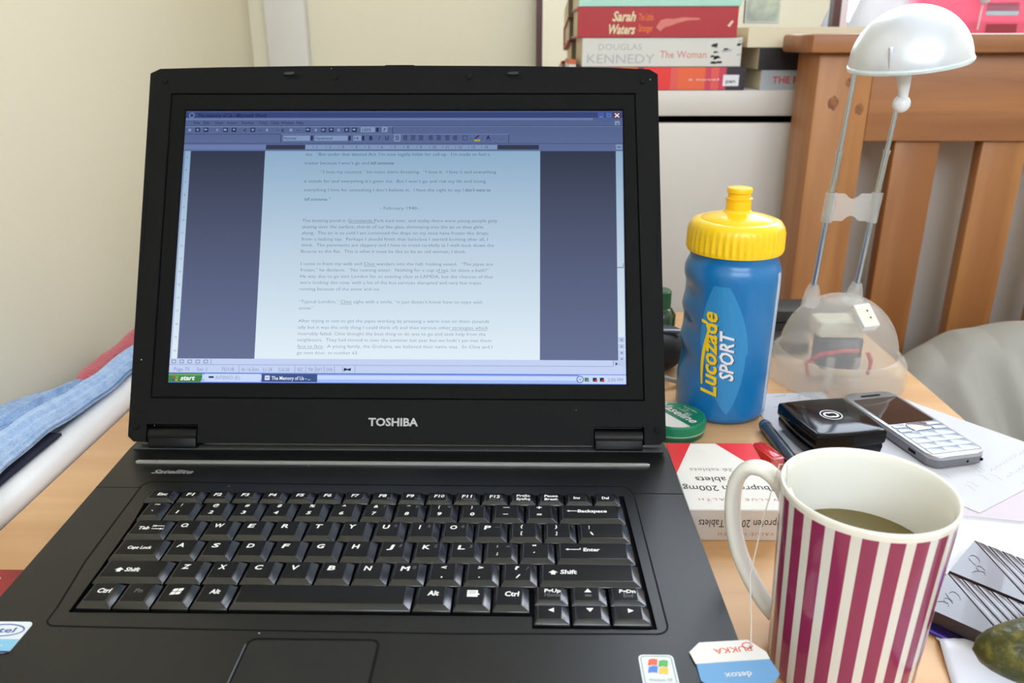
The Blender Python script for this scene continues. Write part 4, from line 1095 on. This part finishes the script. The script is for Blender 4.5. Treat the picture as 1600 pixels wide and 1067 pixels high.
for sgn in (0, 1):
    b = MB(); y0_, y1_ = (.0006, .0440) if sgn == 0 else (-.0440, -.0006)
    if sgn == 1: y0_, y1_ = -.0410, -.0006
    w_ = .044
    lo = [b.v(p) for p in ((0, y0_ - .0004, 0), (w_, y0_ - .0004, 0), (w_, y1_ + .0004, 0), (0, y1_ + .0004, 0))]
    hi = [b.v(p) for p in ((.0012, y0_ + .0010, .0065), (w_ - .0012, y0_ + .0010, .0065), (w_ - .0012, y1_ - .0010, .0065), (.0012, y1_ - .0010, .0065))]
    for i in range(4): b.face([lo[i], lo[(i + 1) % 4], hi[(i + 1) % 4], hi[i]])
    b.face(hi); b.face(list(reversed(lo)))
    # raised bars and an embossed flourish
    A0, A1 = (.0012, y1_ - .0010), (w_ - .0012, y0_ + .0010)
    for k in range(5):
        o0 = k * .0074; o1 = o0 + .0056
        def on(o): return ((A0[0] + o, A0[1]), (A1[0], A1[1] + o * (A0[1] - A1[1]) / (A1[0] - A0[0])))
        p, q_ = on(o0), on(o1)
        b.prism([p[0], p[1], q_[1], q_[0]], .0060, .0070, bev=.0004)
    rr = random.Random(sgn + 2)
    for k in range(4):
        cx_, cy_ = .010 + rr.uniform(-.003, .004), lerp(y0_, y1_, .25 + .1 * k)
        b.tube([(cx_ + .003 * math.cos(j * .7 + k), cy_ + .0025 * math.sin(j * .9), .0066) for j in range(6)], .00018, 6)
    b.build('square', CHO, t, smooth=30)
b = MB(); b.box(0, .044, -.0410, .0440, -.0002, .0018); b.build('bar_base', CHO2, t, smooth=0)
FOIL = mat('purple_foil', (70, 52, 130), 0.22, metal=0.8)
b = MB()
def foil(u, v):
    x = lerp(-.0025, .060, u); y = lerp(-.050, .004, v)
    e = max(0, 1 - u * 14) + max(0, u * 6 - 4.8)
    return (x, y, .0012 + .0040 * e + .0006 * nz(u * 14, v * 14) * (1 if e > 0 else .2))
b.grid(foil, 40, 24); o = b.build('foil_wrapper', FOIL, loc=(chl[0], chl[1], DZ + .0006), rot=(0, 0, rot), smooth=80); solidify(o, .0003)
tag(o, 'crumpled purple foil folded open under the lower chocolate square', 'foil')
AVO = add_bump(add_mottle(mat('dark_green_skin', (62, 64, 22), 0.4), (104, 98, 34), 160, .45, .65), 220, 0.7, 0.002)
avl = (0.4310, -0.0830, DZ + .0028)
b = MB()
pr_ = []
for k in range(25):
    u = k / 24; x = -.029 + .098 * u
    rad = .0188 * math.sqrt(max(0.0, 1 - ((u - .56) / .56) ** 2)) ** 1.12 if u < .56 else .0188 * math.sqrt(max(0.0, 1 - ((u - .56) / .44) ** 2))
    pr_.append((max(rad, 1e-4), x))
b.lathe(pr_, 40, Matrix.Translation((0, 0, .0192)) @ Matrix.Rotation(R(-4), 4, 'Z') @ Matrix.Rotation(R(90), 4, 'Y'))
tag(b.build('avocado', AVO, loc=avl, smooth=80), 'dark green knobbly avocado in front of the chocolate squares', 'avocado')

# ------------------------------------------------------------------ behind the lid
t = thing('green_bottle', 'small dark green bottle peeping out between laptop lid and blue bottle', 'bottle', (0.3300, 0.4000, DZ))
b = MB(); b.lathe([(.015, 0), (.0170, .002), (.0170, .026), (.013, .032), (.010, .034)], 28); b.build('bottle_body', mat('dark_green_glass', (22, 62, 40), 0.15, coat=.4), t)
b = MB(); b.lathe([(.0112, .032), (.0115, .034), (.0115, .0500), (.0100, .0515)], 28); b.build('cap', mat('green_cap', (36, 92, 62), 0.3), t)
BAGM = add_bump(mat('black_nylon', (20, 20, 24), 0.6), 300, 0.3, 0.001)
t = thing('zip_pouch', 'black zipped pouch half hidden behind laptop lid and blue bottle', 'pouch', (0.3060, 0.3200, DZ))
b = MB()
def pouch(u, v):
    a = 2 * PI * u; ph = PI * (v - .5)
    rx, ry, rz = .040, .030, .020
    n = 1 + .12 * nz(math.cos(a) * 2, math.sin(a) * 2, v * 3)
    c = math.copysign(abs(math.cos(ph)) ** .6, math.cos(ph))
    return (rx * c * math.cos(a) * n, ry * c * math.sin(a) * n, .0200 + rz * math.sin(ph))
b.grid(pouch, 33, 17); b.build('pouch_body', BAGM, t, smooth=80, doubles=1e-5)
b = MB(); b.tube([(-.030, -.010, .0395), (0, -.014, .0405), (.030, -.010, .0385)], .0022, 8); b.build('zip', mat('steel_zip', (130, 132, 140), 0.3, metal=.7), t)
t = thing('hand_strap', 'thin silver and black strap loop lying behind the blue bottle foot', 'strap', (0.3200, 0.2720, DZ))
b = MB(); b.tube([(-.010, .006, .003), (-.002, .001, .008), (.006, -.001, .006), (.010, .004, .003)], .0022, 10); b.build('loop', mat('pale_cord', (170, 166, 160), 0.5), t)
t = thing('glasses_case', 'flat dark grey case standing behind the frosted lamp base', 'case', (0.4700, 0.4350, DZ))
b = MB(); b.prism(rrect(-.055, .055, -.022, .022, .008), 0, .024, bev=.003); b.build('case_body', mat('charcoal_vinyl', (44, 46, 46), 0.5), t)
b = MB(); b.box(-.0555, .0555, -.0225, -.0215, .0115, .0128); b.build('seam', DARK, t)
t = thing('wallet', 'thin black wallet lying between the blue bottle and the lamp base', 'wallet', (0.4350, 0.3700, DZ))
b = MB(); b.prism(rrect(-.036, .036, -.016, .016, .003), 0, .012, bev=.002); b.build('cover', mat('black_leather', (14, 14, 15), 0.45), t)

# ------------------------------------------------------------------ bed on the right
PINE = wood('honey_pine', (176, 120, 68), (144, 90, 48), 'z', 26, 0.42)
PINEX = wood('honey_pine_rail', (172, 116, 72), (142, 90, 54), 'x', 26, 0.42)
PINED = mat('pine_end_grain', (112, 62, 44), 0.5)
KNOT = add_mottle(mat('pine_knot', (152, 98, 58), 0.45), (116, 70, 44), 90, .4, .6)
bd_ = thing('bed', 'honey pine bed with a slatted headboard to the right of the desk', 'bed', (1.0, 0.68, 0))
def W(x): return x - 1.0
def Y(y): return y - 0.68
b = MB(); b.m(0).box(W(.540), W(1.50), Y(.662), Y(.785), 1.003, 1.0255, .004); b.build('cap_rail', PINEX, bd_)
for x0, x1 in ((.557, .6268), (1.42, 1.49)):
    b = MB(); b.m(0).box(W(x0), W(x1), Y(.680), Y(.765), 0, 1.003, .003)
    b.m(1)
    for kx, kz, kr in ((.024, .9435, .0085), (.058, .936, .0070), (.040, .968, .0050), (.030, .700, .006)):
        b.poly([(W(x0) + kx + kr * .8 * math.cos(a * PI / 8), kz + kr * (1 + .2 * math.sin(a * 2.1)) * math.sin(a * PI / 8)) for a in range(16)], 0, Matrix(((1, 0, 0, 0), (0, 0, -1, Y(.6798)), (0, 1, 0, 0), (0, 0, 0, 1))))
    b.build('post', [PINE, KNOT], bd_)
b = MB(); b.box(W(.6268), W(1.42), Y(.682), Y(.716), .8960, 1.003, .002)
b.build('top_rail', PINEX, bd_)
b = MB(); b.box(W(.6268), W(1.42), Y(.684), Y(.722), .32, .44, .002); b.build('bottom_rail', PINEX, bd_)
for k in range(6):
    x0 = .6713 + k * .1128
    b = MB(); b.box(W(x0), W(x0 + .0590), Y(.690), Y(.712), .44, .897, .003); b.build('slat', PINE, bd_)
b = MB(); b.box(W(.600), W(.625), Y(-1.30), Y(.680), .28, .40, .003); b.build('side_rail', PINE, bd_)
b = MB(); b.box(W(1.425), W(1.45), Y(-1.30), Y(.680), .28, .40, .003); b.build('side_rail', PINE, bd_)
for x0 in (.600, 1.40):
    b = MB(); b.box(W(x0), W(x0 + .05), Y(-1.34), Y(-1.29), 0, .45, .003); b.build('foot_post', PINE, bd_)
b = MB(); b.box(W(.627), W(1.423), Y(-1.28), Y(.675), .30, .48, .03, seg=4); b.build('mattress', mat('mattress_ticking', (216, 212, 206), 0.9), bd_)
DUV = add_bump(mat('white_cotton', (164, 162, 157), 0.9, spec=0.15, sheen=.2), 40, 0.15, 0.004)
b = MB()
cx_ = [.640, .655, .672, .690, .727, .770, .802, .90, 1.05, 1.22, 1.34, 1.38]
ch_ = [.500, .585, .632, .650, .674, .682, .687, .697, .705, .69, .62, .50]
def duvet(u, v):
    x = lerp(.640, 1.38, u ** 1.25); h = interp(cx_, ch_, x)
    f = 1.6 * abs(math.sin(x * 52 + 2.5 * nz(x * 7, v * 1.5))) - .8 + .8 * math.sin(x * 31 + 1) * .5 + .8 * nz(x * 16, 3.1 + v)
    if v < .25:
        s_ = v / .25; y = lerp(.640, .585, s_); z = lerp(.487, h - .012, s_ ** .6)
    elif v < .42:
        s_ = (v - .25) / .17; y = lerp(.585, .525, s_); z = h - .012 + .012 * math.sin(PI * (s_ * .5 + .0)) if s_ < .5 else h - .004 * (s_ - .5)
        z = h - .010 * (2 * s_ - 1) ** 2 + .005 * f * s_
    else:
        s_ = (v - .42) / .58; z = lerp(h - .010, .482, s_); y = lerp(.525, .430, s_ ** .8) + .026 * f * s_ ** .5
        y += -.05 * max(0, s_ - .8)
    x2 = x + .012 * (v - .5) * nz(x * 5, v * 4)
    return (x2 - 1.0, y - .54, z - .48)
b.grid(duvet, 220, 44)
o = b.build('duvet', DUV, loc=(1.0, .54, .48), smooth=180); solidify(o, .006)
tag(o, 'crumpled white duvet heaped against the slatted headboard', 'duvet')

# ------------------------------------------------------------------ cabinet, books, mirror, window board
MEL = mat('white_melamine', (216, 210, 203), 0.4); 
t = thing('chest_of_drawers', 'white chest of drawers behind the desk carrying the books', 'chest of drawers', (.74, .91, 0))
b = MB(); b.box(-.52, .46, -.100, .130, 0, .9080, 0); b.build('carcass', mat('cabinet_inside', (20, 18, 17), 0.8), t, smooth=0)
b = MB(); b.box(-.535, .475, -.110, .134, .9175, .9525, .0015); b.build('top_panel', MEL, t)
for k in range(2):
    z1 = .9080 - k * .452
    b = MB(); b.box(-.535, .475, -.110, -.101, z1 - .444, z1, .0015); b.build('drawer', MEL, t)
for x0 in (-.535, .463):
    b = MB(); b.box(x0, x0 + .012, -.099, .131, 0, .9170, .001); b.build('side_panel', MEL, t)
PAGES = add_bump(mat('book_pages', (226, 214, 188), 0.9), 30, 0.4, 0.001, stretch=(1, 1, 40))
def book(name, label, x0, x1, z0, z1, m, depth=.150, front=.800, hard=False, rot=0.0, deco=None, mats=(), group='books lying on the white chest'):
    cx, w, h = (x0 + x1) / 2, x1 - x0, z1 - z0
    t = thing(name, label, 'book', (cx, front, z0), rot, group)
    c = .0022 if hard else .0008
    ov = .003 if hard else 0.0
    b = MB(); b.m(0)
    b.box(-w / 2, w / 2, 0, depth, 0, c); b.box(-w / 2, w / 2, 0, depth, h - c, h)
    b.box(-w / 2, w / 2, -.0004, c, 0, h, .0006, seg=1)
    Md = Matrix.Translation((0, -.0006, 0)) @ Matrix(((1, 0, 0, 0), (0, 0, -1, 0), (0, 1, 0, 0), (0, 0, 0, 1)))
    if deco: deco(b, Md, w, h)
    b.build('cover', [m] + list(mats), t, smooth=0)
    b = MB(); b.box(-w / 2 + ov, w / 2 - ov, c, depth - ov, c, h - c); b.build('pages', PAGES, t, smooth=0)
    return t
CRM = mat('cream_print', (222, 206, 168), 0.5); ORG = mat('orange_print', (226, 110, 50), 0.5); GRYP = mat('grey_print', (178, 178, 180), 0.5)
BLKP = mat('black_print', (28, 26, 28), 0.5); RDP = mat('red_print', (214, 70, 64), 0.5); WHP = mat('white_print', (232, 232, 236), 0.4); ROSE = mat('rose_print', (212, 120, 110), 0.5)
def d_red(b, M, w, h):
    b.m(1).text('Sarah', -.062, h * .54, .0125, 0, x1=-.030, M=M, bold=.03, shear=.3); b.text('Waters', -.066, h * .12, .0125, 0, x1=-.030, M=M, bold=.03, shear=.3)
    b.m(2).text('The Little', -.026, h * .56, .0090, 0, x1=-.006, M=M, bold=.02, shear=.2); b.text('Stranger', -.026, h * .20, .0090, 0, x1=-.006, M=M, bold=.02, shear=.2)
    hand = [(-.002, .013), (.004, .022), (.012, .024), (.022, .0235), (.034, .0255), (.056, .0245), (.058, .0225), (.040, .0215), (.026, .0180), (.018, .0150), (.010, .0130), (.004, .0080)]
    b.m(3).poly([(p[0], p[1] * h / .039) for p in hand], 0, M)
    b.m(1).poly([(w / 2 - .014, .015), (w / 2 - .008, .022), (w / 2 - .006, .020), (w / 2 - .011, .013)], 0, M)
def d_ken(b, M, w, h):
    b.m(1).text('DOUGLAS', -w / 2 + .022, h * .58, .0085, 0, x1=-w / 2 + .082, M=M); b.text('KENNEDY', -w / 2 + .007, h * .12, .0125, 0, x1=-w / 2 + .100, M=M)
    b.m(2).text('The Woman', w / 2 - .112, h * .30, .0100, 0, x1=w / 2 - .048, M=M)
    rr = random.Random(11)
    for k in range(14):
        x = w / 2 - .046 + rr.uniform(0, .040); y = rr.uniform(.002, h - .006)
        b.m(3 if k % 3 else 1).poly([(x, y), (x + rr.uniform(.004, .010), y + rr.uniform(-.001, .002)), (x + rr.uniform(.004, .009), y + rr.uniform(.002, .005)), (x + .001, y + .003)], .0001 * (k % 3), M)
def d_pink(b, M, w, h):
    xs = [-w / 2, -w / 2 + .018, -w / 2 + .060, -w / 2 + .082, -w / 2 + .090, -w / 2 + .128, -w / 2 + .138, -w / 2 + .176, -w / 2 + .184, -w / 2 + .195, -w / 2 + .205, w / 2]
    cs = [1, 2, 3, 1, 2, 4, 3, 5, 4, 5, 6]
    for i, c in enumerate(cs): b.m(c).poly([(xs[i], .0005), (xs[i + 1], .0005), (xs[i + 1], h - .0005), (xs[i], h - .0005)], 0, M)
    b.m(7).text('love story', -w / 2 + .010, h * .52, .0060, .0002, x1=-w / 2 + .048, M=M); b.text('a novel', w / 2 - .078, h * .42, .0030, .0002, x1=w / 2 - .036, M=M)
    b.poly([(w / 2 - .030, h * .18), (w / 2 - .008, h * .18), (w / 2 - .008, h * .66), (w / 2 - .030, h * .66)], .0002, M)
    b.m(6).text('pan', w / 2 - .026, h * .32, .0050, .0003, x1=w / 2 - .013, M=M, bold=.02)
book('book', 'book with a red and pink striped spine at the foot of the four-book pile', .2665, .4975, .9525, .9835, mat('dark_plum_cover', (52, 34, 44), .4), .158, deco=d_pink,
     mats=[mat('plum', (122, 36, 58), .45), mat('bright_red', (228, 56, 52), .45), mat('coral', (232, 102, 62), .45), mat('salmon', (226, 92, 84), .45), mat('rose_red', (206, 62, 88), .45), mat('ink_dark', (48, 38, 48), .45), WHP])
book('book', 'book with a pale grey author name on its white spine, under the red book', .2705, .4900, .9838, 1.0215, mat('white_cover', (214, 212, 206), .4), .155, front=.801, deco=d_ken, mats=[GRYP, ROSE, BLKP])
book('book', 'thick red hardback with cream and orange title lettering in the book pile', .2630, .4810, 1.0218, 1.0610, mat('crimson_cover', (172, 40, 46), .4), .160, front=.799, hard=True, deco=d_red, mats=[CRM, ORG, ROSE])
book('book', 'pale mint green book on top of the red hardback', .2640, .4840, 1.0613, 1.0920, mat('mint_cover', (168, 214, 198), .4), .150, front=.798)
def d_grey(b, M, w, h):
    b.m(1).text('THE PO', -w / 2 + .016, h * .34, .0095, 0, x1=-w / 2 + .062, M=M, bold=.02)
def d_blk(b, M, w, h):
    b.m(1).text('RO', -w / 2 + .056, h * .34, .0070, 0, x1=-w / 2 + .066, M=M)
G2 = 'books beside the headboard post'
book('book', 'grey paperback with red capitals beside the bed post, under the black book', .5210, .7000, .9525, .9790, mat('blue_grey_cover', (176, 186, 194), .4), .125, front=.803, deco=d_grey, mats=[RDP], group=G2)
book('book', 'black paperback lying on the grey one beside the bed post', .5150, .7000, .9793, 1.0085, mat('black_cover', (34, 30, 34), .4), .125, front=.802, deco=d_blk, mats=[GRYP], group=G2)
book('book', 'pale book with its page edges showing, on top of the black paperback', .4980, .6900, 1.0088, 1.0350, mat('ivory_cover', (222, 214, 198), .5), .120, front=.924, rot=PI, group=G2)
b = MB(); b.m(0).box(-.005, .005, 0, .12, 0, .034); b.m(1).box(-.0051, .0051, -.0002, .12, .034, .0395)
tag(b.build('leaflet', [mat('white_leaflet', (222, 220, 214), .5), mat('orange_edge', (216, 110, 70), .5)], loc=(.2590, .83, .9525), smooth=0), 'thin white leaflet with orange top edge standing left of the book pile', 'leaflet')

# mirror on the wall
MIR = bpy.data.materials.new('mirror_glass'); MIR.use_nodes = True
p_ = MIR.node_tree.nodes['Principled BSDF']; p_.inputs['Metallic'].default_value = 1.0; p_.inputs['Roughness'].default_value = 0.015; p_.inputs['Base Color'].default_value = (.90, .89, .86, 1)
t = thing('framed_mirror', 'mirror in a thin dark brown frame leaning on the wall behind the books', 'mirror', (.452, 1.028, .9940)); t.rotation_euler = (R(-2.8), 0, 0)
Mm = Matrix(((1, 0, 0, 0), (0, 0, -1, 0), (0, 1, 0, 0), (0, 0, 0, 1)))
b = MB(); b.prism([(-.243, -.04), (.243, -.04), (.243, .36), (-.243, .36)], .0005, .020, Mm, holes=[[(-.233, -.03), (.231, -.03), (.231, .35), (-.233, .35)]]); b.build('frame', BROWN, t, smooth=0)
b = MB(); b.quad(-.236, .234, -.033, .353, .010, Mm); b.build('glass', MIR, t, smooth=0)
b = MB(); b.m(0).prism([(-.026, 0), (.030, 0), (.030, .085), (-.026, .085)], 0, .0012, Mm)
b.m(1).poly([(-.024, .002), (.028, .002), (.028, .083), (-.024, .083)], .0013, Mm)
PHOTO = add_mottle(mat('photo_print', (150, 156, 146), 0.3), (190, 196, 170), 30, .4, .6)
tag(b.build('photograph', [mat('photo_paper', (200, 200, 190), .4), PHOTO], loc=(.570, 1.0170, 1.0440), rot=(R(-2.8), 0, 0), smooth=0), 'grey green photograph stuck to the leaning mirror, right of the books', 'photograph')

# things on the window board
def translucent(name, rgb, k, rough=.3, clear=0.0):
    m = bpy.data.materials.new(name); m.use_nodes = True
    nt = m.node_tree; p = nt.nodes['Principled BSDF']; o = nt.nodes['Material Output']
    p.inputs['Base Color'].default_value = lin(rgb); p.inputs['Roughness'].default_value = rough
    tl_ = nt.nodes.new('ShaderNodeBsdfTranslucent'); tl_.inputs['Color'].default_value = lin(rgb)
    a = nt.nodes.new('ShaderNodeMixShader'); a.inputs[0].default_value = k
    nt.links.new(p.outputs[0], a.inputs[1]); nt.links.new(tl_.outputs[0], a.inputs[2])
    if clear:
        tr = nt.nodes.new('ShaderNodeBsdfTransparent'); tr.inputs['Color'].default_value = lin([(v_ + 255) / 2 for v_ in rgb])
        c = nt.nodes.new('ShaderNodeMixShader'); c.inputs[0].default_value = clear
        nt.links.new(a.outputs[0], c.inputs[1]); nt.links.new(tr.outputs[0], c.inputs[2]); nt.links.new(c.outputs[0], o.inputs[0])
    else: nt.links.new(a.outputs[0], o.inputs[0])
    return m
PBAG = translucent('white_polythene', (248, 248, 250), .62, .35, .0)
b = MB()
def bag(u, v):
    a = 2 * PI * u; r = lerp(.046, .016, v ** 1.4) * (1 + .22 * nz(math.cos(a) * 1.6, math.sin(a) * 1.6, v * 2.5))
    return (r * math.cos(a) * (1.0 - .1 * v) + .012 * v, r * .6 * math.sin(a), .135 * v)
b.grid(bag, 49, 25); o = b.build('plastic_bag', PBAG, loc=(.735, .955, 1.0225), smooth=80, doubles=1e-5); solidify(o, .0006)
tag(o, 'translucent white plastic bag on the window board behind the lamp shade', 'bag')
PNK = translucent('pink_red_plastic', (230, 150, 170), .5, .25, .42)
t = thing('storage_box', 'translucent pink red plastic box on the window board beside the lamp shade', 'box', (.870, .965, 1.0222))
b = MB()
lo = rrect(-.078, .078, -.040, .040, .010); hi = rrect(-.090, .090, -.050, .050, .012)
a0 = [b.v((p[0], p[1], 0)) for p in lo]; a1 = [b.v((p[0], p[1], .120)) for p in hi]
for i in range(len(a0)): b.face([a0[i], a0[(i + 1) % len(a0)], a1[(i + 1) % len(a0)], a1[i]])
b.face(list(reversed(a0))); o = b.build('box_body', PNK, t, smooth=40); solidify(o, .0015)
b = MB(); b.box(-.093, .093, -.053, .053, .118, .128, .003); b.build('lid', PNK, t)
Ml = Matrix.Translation((.032, -.0455, .0)) @ Matrix.Rotation(R(85), 4, 'X')
b = MB(); b.m(0).prism(rrect(-.024, .024, .030, .048, .002), .0002, .0006, Ml)
b.m(1).quad(-.012, .002, .0375, .0400, .0008, Ml); b.build('paper_label', [mat('pale_blue_label', (170, 196, 206), .5), GREYI], t, smooth=0)
Ml = Matrix.Translation((.036, -.0430, .0)) @ Matrix.Rotation(R(85), 4, 'X')
b = MB(); b.quad(-.024, .022, .006, .018, .0006, Ml); b.build('stamp', mat('dark_red_stamp', (150, 44, 58), .5), t, smooth=0)
b = MB(); b.tube([(-.006, -.054, .010), (-.006, -.057, .090)], .0014, 8); b.ball((-.006, -.060, .052), .0075); b.build('clasp', mat('clear_knob', (236, 238, 240), .08, trans=.3), t)

# ------------------------------------------------------------------ left of the laptop
RAIL = mat('white_enamel', (222, 222, 224), 0.3)
t = thing('clothes_airer', 'white tubular clothes airer along the wall left of the desk', 'airer', (-.20, .15, 0))
for x in (.048, -.030):
    b = MB(); b.tube([(x, -.62, .7320 if x > 0 else .600), (x, .50, .7320 if x > 0 else .600)], .0128 if x > 0 else .009, 24); b.build('rail', RAIL, t, smooth=50)
for y in (-.58, .46):
    b = MB(); b.tube([(.048, y, .7320), (.040, y, .02), (-.022, y, .02), (-.030, y, .600)], .008, 14, up=(0, 1, 0)); b.build('side_frame', RAIL, t, smooth=50)
TW = add_bump(add_mottle(mat('blue_terry', (140, 172, 214), 0.95, spec=.1, sheen=.5), (112, 148, 198), 120, .4, .62), 420, 0.8, 0.004)
def towel(u, v):
    y = lerp(-.12, .38, u)
    xf = -.1500 + .004 * nz(y * 12, 1.0)
    lift = interp([-.12, .05, .13, .22, .30, .38], [.7570, .7565, .7540, .7510, .7500, .7500], y)
    top = interp([-.12, .05, .10, .16, .24, .30, .38], [.7540, .7555, .7570, .7580, .7400, .7020, .6800], y)
    mid = max(top, lift + .003)
    hs = interp([.10, .18, .26, .34], [1.0, .75, .40, .30], y)
    P = [(-.150, lift), (-.1530, lift + .007 * hs), (-.161, lift + .016 * hs), (-.170, lerp(mid, lift, .2) + .006 * hs), (-.177, lerp(mid, lift, .3) - .004), (-.182, lerp(mid, top, .4) - .007), (-.190, lerp(mid, top, .7) + .003), (-.206, top + .001), (-.224, top - .004), (-.238, top - .018), (-.246, top - .040)]
    s_ = v * (len(P) - 1); i = min(int(s_), len(P) - 2); f_ = s_ - i
    x = lerp(P[i][0], P[i + 1][0], f_); z = lerp(P[i][1], P[i + 1][1], f_)
    ridge = .0009 * math.sin(v * 120)
    z += .0022 * nz(x * 40, y * 26) + ridge
    return (x + xf + .150 + .20, y - .15, z - .745)
b = MB(); b.grid(towel, 120, 90)
b.bm.faces.index_update()
for f_ in b.bm.faces:
    vv = (f_.index % 89) / 89
    f_.material_index = 1 if vv < .36 else (2 if vv < .40 else 0)
TW2 = add_bump(add_mottle(mat('pale_blue_terry', (164, 192, 228), 0.95, spec=.1, sheen=.5), (142, 174, 218), 120, .4, .62), 420, 0.6, 0.004)
TW3 = add_bump(mat('green_grey_hem', (156, 184, 190), 0.95, spec=.1), 420, 0.6, 0.004)
o = b.build('towel', [TW, TW2, TW3], loc=(-.20, .15, .745), smooth=180); solidify(o, .004)
tag(o, 'blue terry towel draped over the white airer left of the laptop', 'towel')
PKT = add_bump(mat('coral_terry', (204, 88, 96), 0.95, spec=.1, sheen=.4), 500, 0.9, 0.004)
b = MB()
def pink(u, v):
    a = 2 * PI * v; y = lerp(.275, .44, u)
    e = math.sin(PI * min(1, max(0, u * 5)) / 2) ** .5 if u < .2 else 1.0
    r = .0130 * max(.05, e) * (1 + .18 * nz(y * 30, math.cos(a), math.sin(a)))
    z = interp([.275, .30, .36, .44], [.7520, .7500, .7510, .7550], y)
    return (r * .8 * math.cos(a), y - .36, z - .745 + r * math.sin(a) - .028)
b.grid(pink, 60, 28); tag(b.build('cloth', PKT, loc=(-.212, .36, .745), smooth=180), 'coral pink towelling cloth behind the blue towel on the airer', 'cloth')
NVY = mat('navy_cotton', (22, 26, 48), 0.9)
b = MB()
def navy(u, v):
    y = lerp(-.30, .14, u); x = lerp(-.1480, -.235, v)
    z = .7490 - .045 * max(0, v - .16) ** .8 + .0012 * nz(x * 30, y * 20)
    return (x + .2, y + .08, z - .74)
b.grid(navy, 60, 20); o = b.build('garment', NVY, loc=(-.20, -.08, .74), smooth=180); solidify(o, .002)
tag(o, 'dark navy garment on the airer under the near end of the blue towel', 'garment')
RB = mat('red_booklet_cover', (168, 34, 38), 0.35, coat=.2); add_mottle(RB, (110, 20, 24), 14, .4, .7)
t = thing('booklet', 'red booklet on the desk against the left side of the laptop', 'booklet', (-.1030, -.0560, DZ))
b = MB(); b.m(0).box(-.0285, .0285, -.052, .052, 0, .0010); b.box(-.0285, .0285, -.052, .052, .0035, .0045)
b.box(.0279, .0285, -.052, .052, 0, .0045)
b.m(1).text('less', -.0180, .0410, .0038, .0046, x1=-.0055); b.ribbon([(-.0015 + .0022 * math.cos(a * PI / 8), .0430 + .0022 * math.sin(a * PI / 8)) for a in range(16)], .0004, .0046); b.text('R', -.0023, .0420, .0020, .0046)
b.build('cover', [RB, mat('pale_pink_print', (226, 190, 186), .5)], t, smooth=0)
b = MB(); b.box(-.0280, .0279, -.0515, .0515, .0010, .0035); b.build('pages', mat('booklet_pages', (225, 220, 212), .8), t, smooth=0)
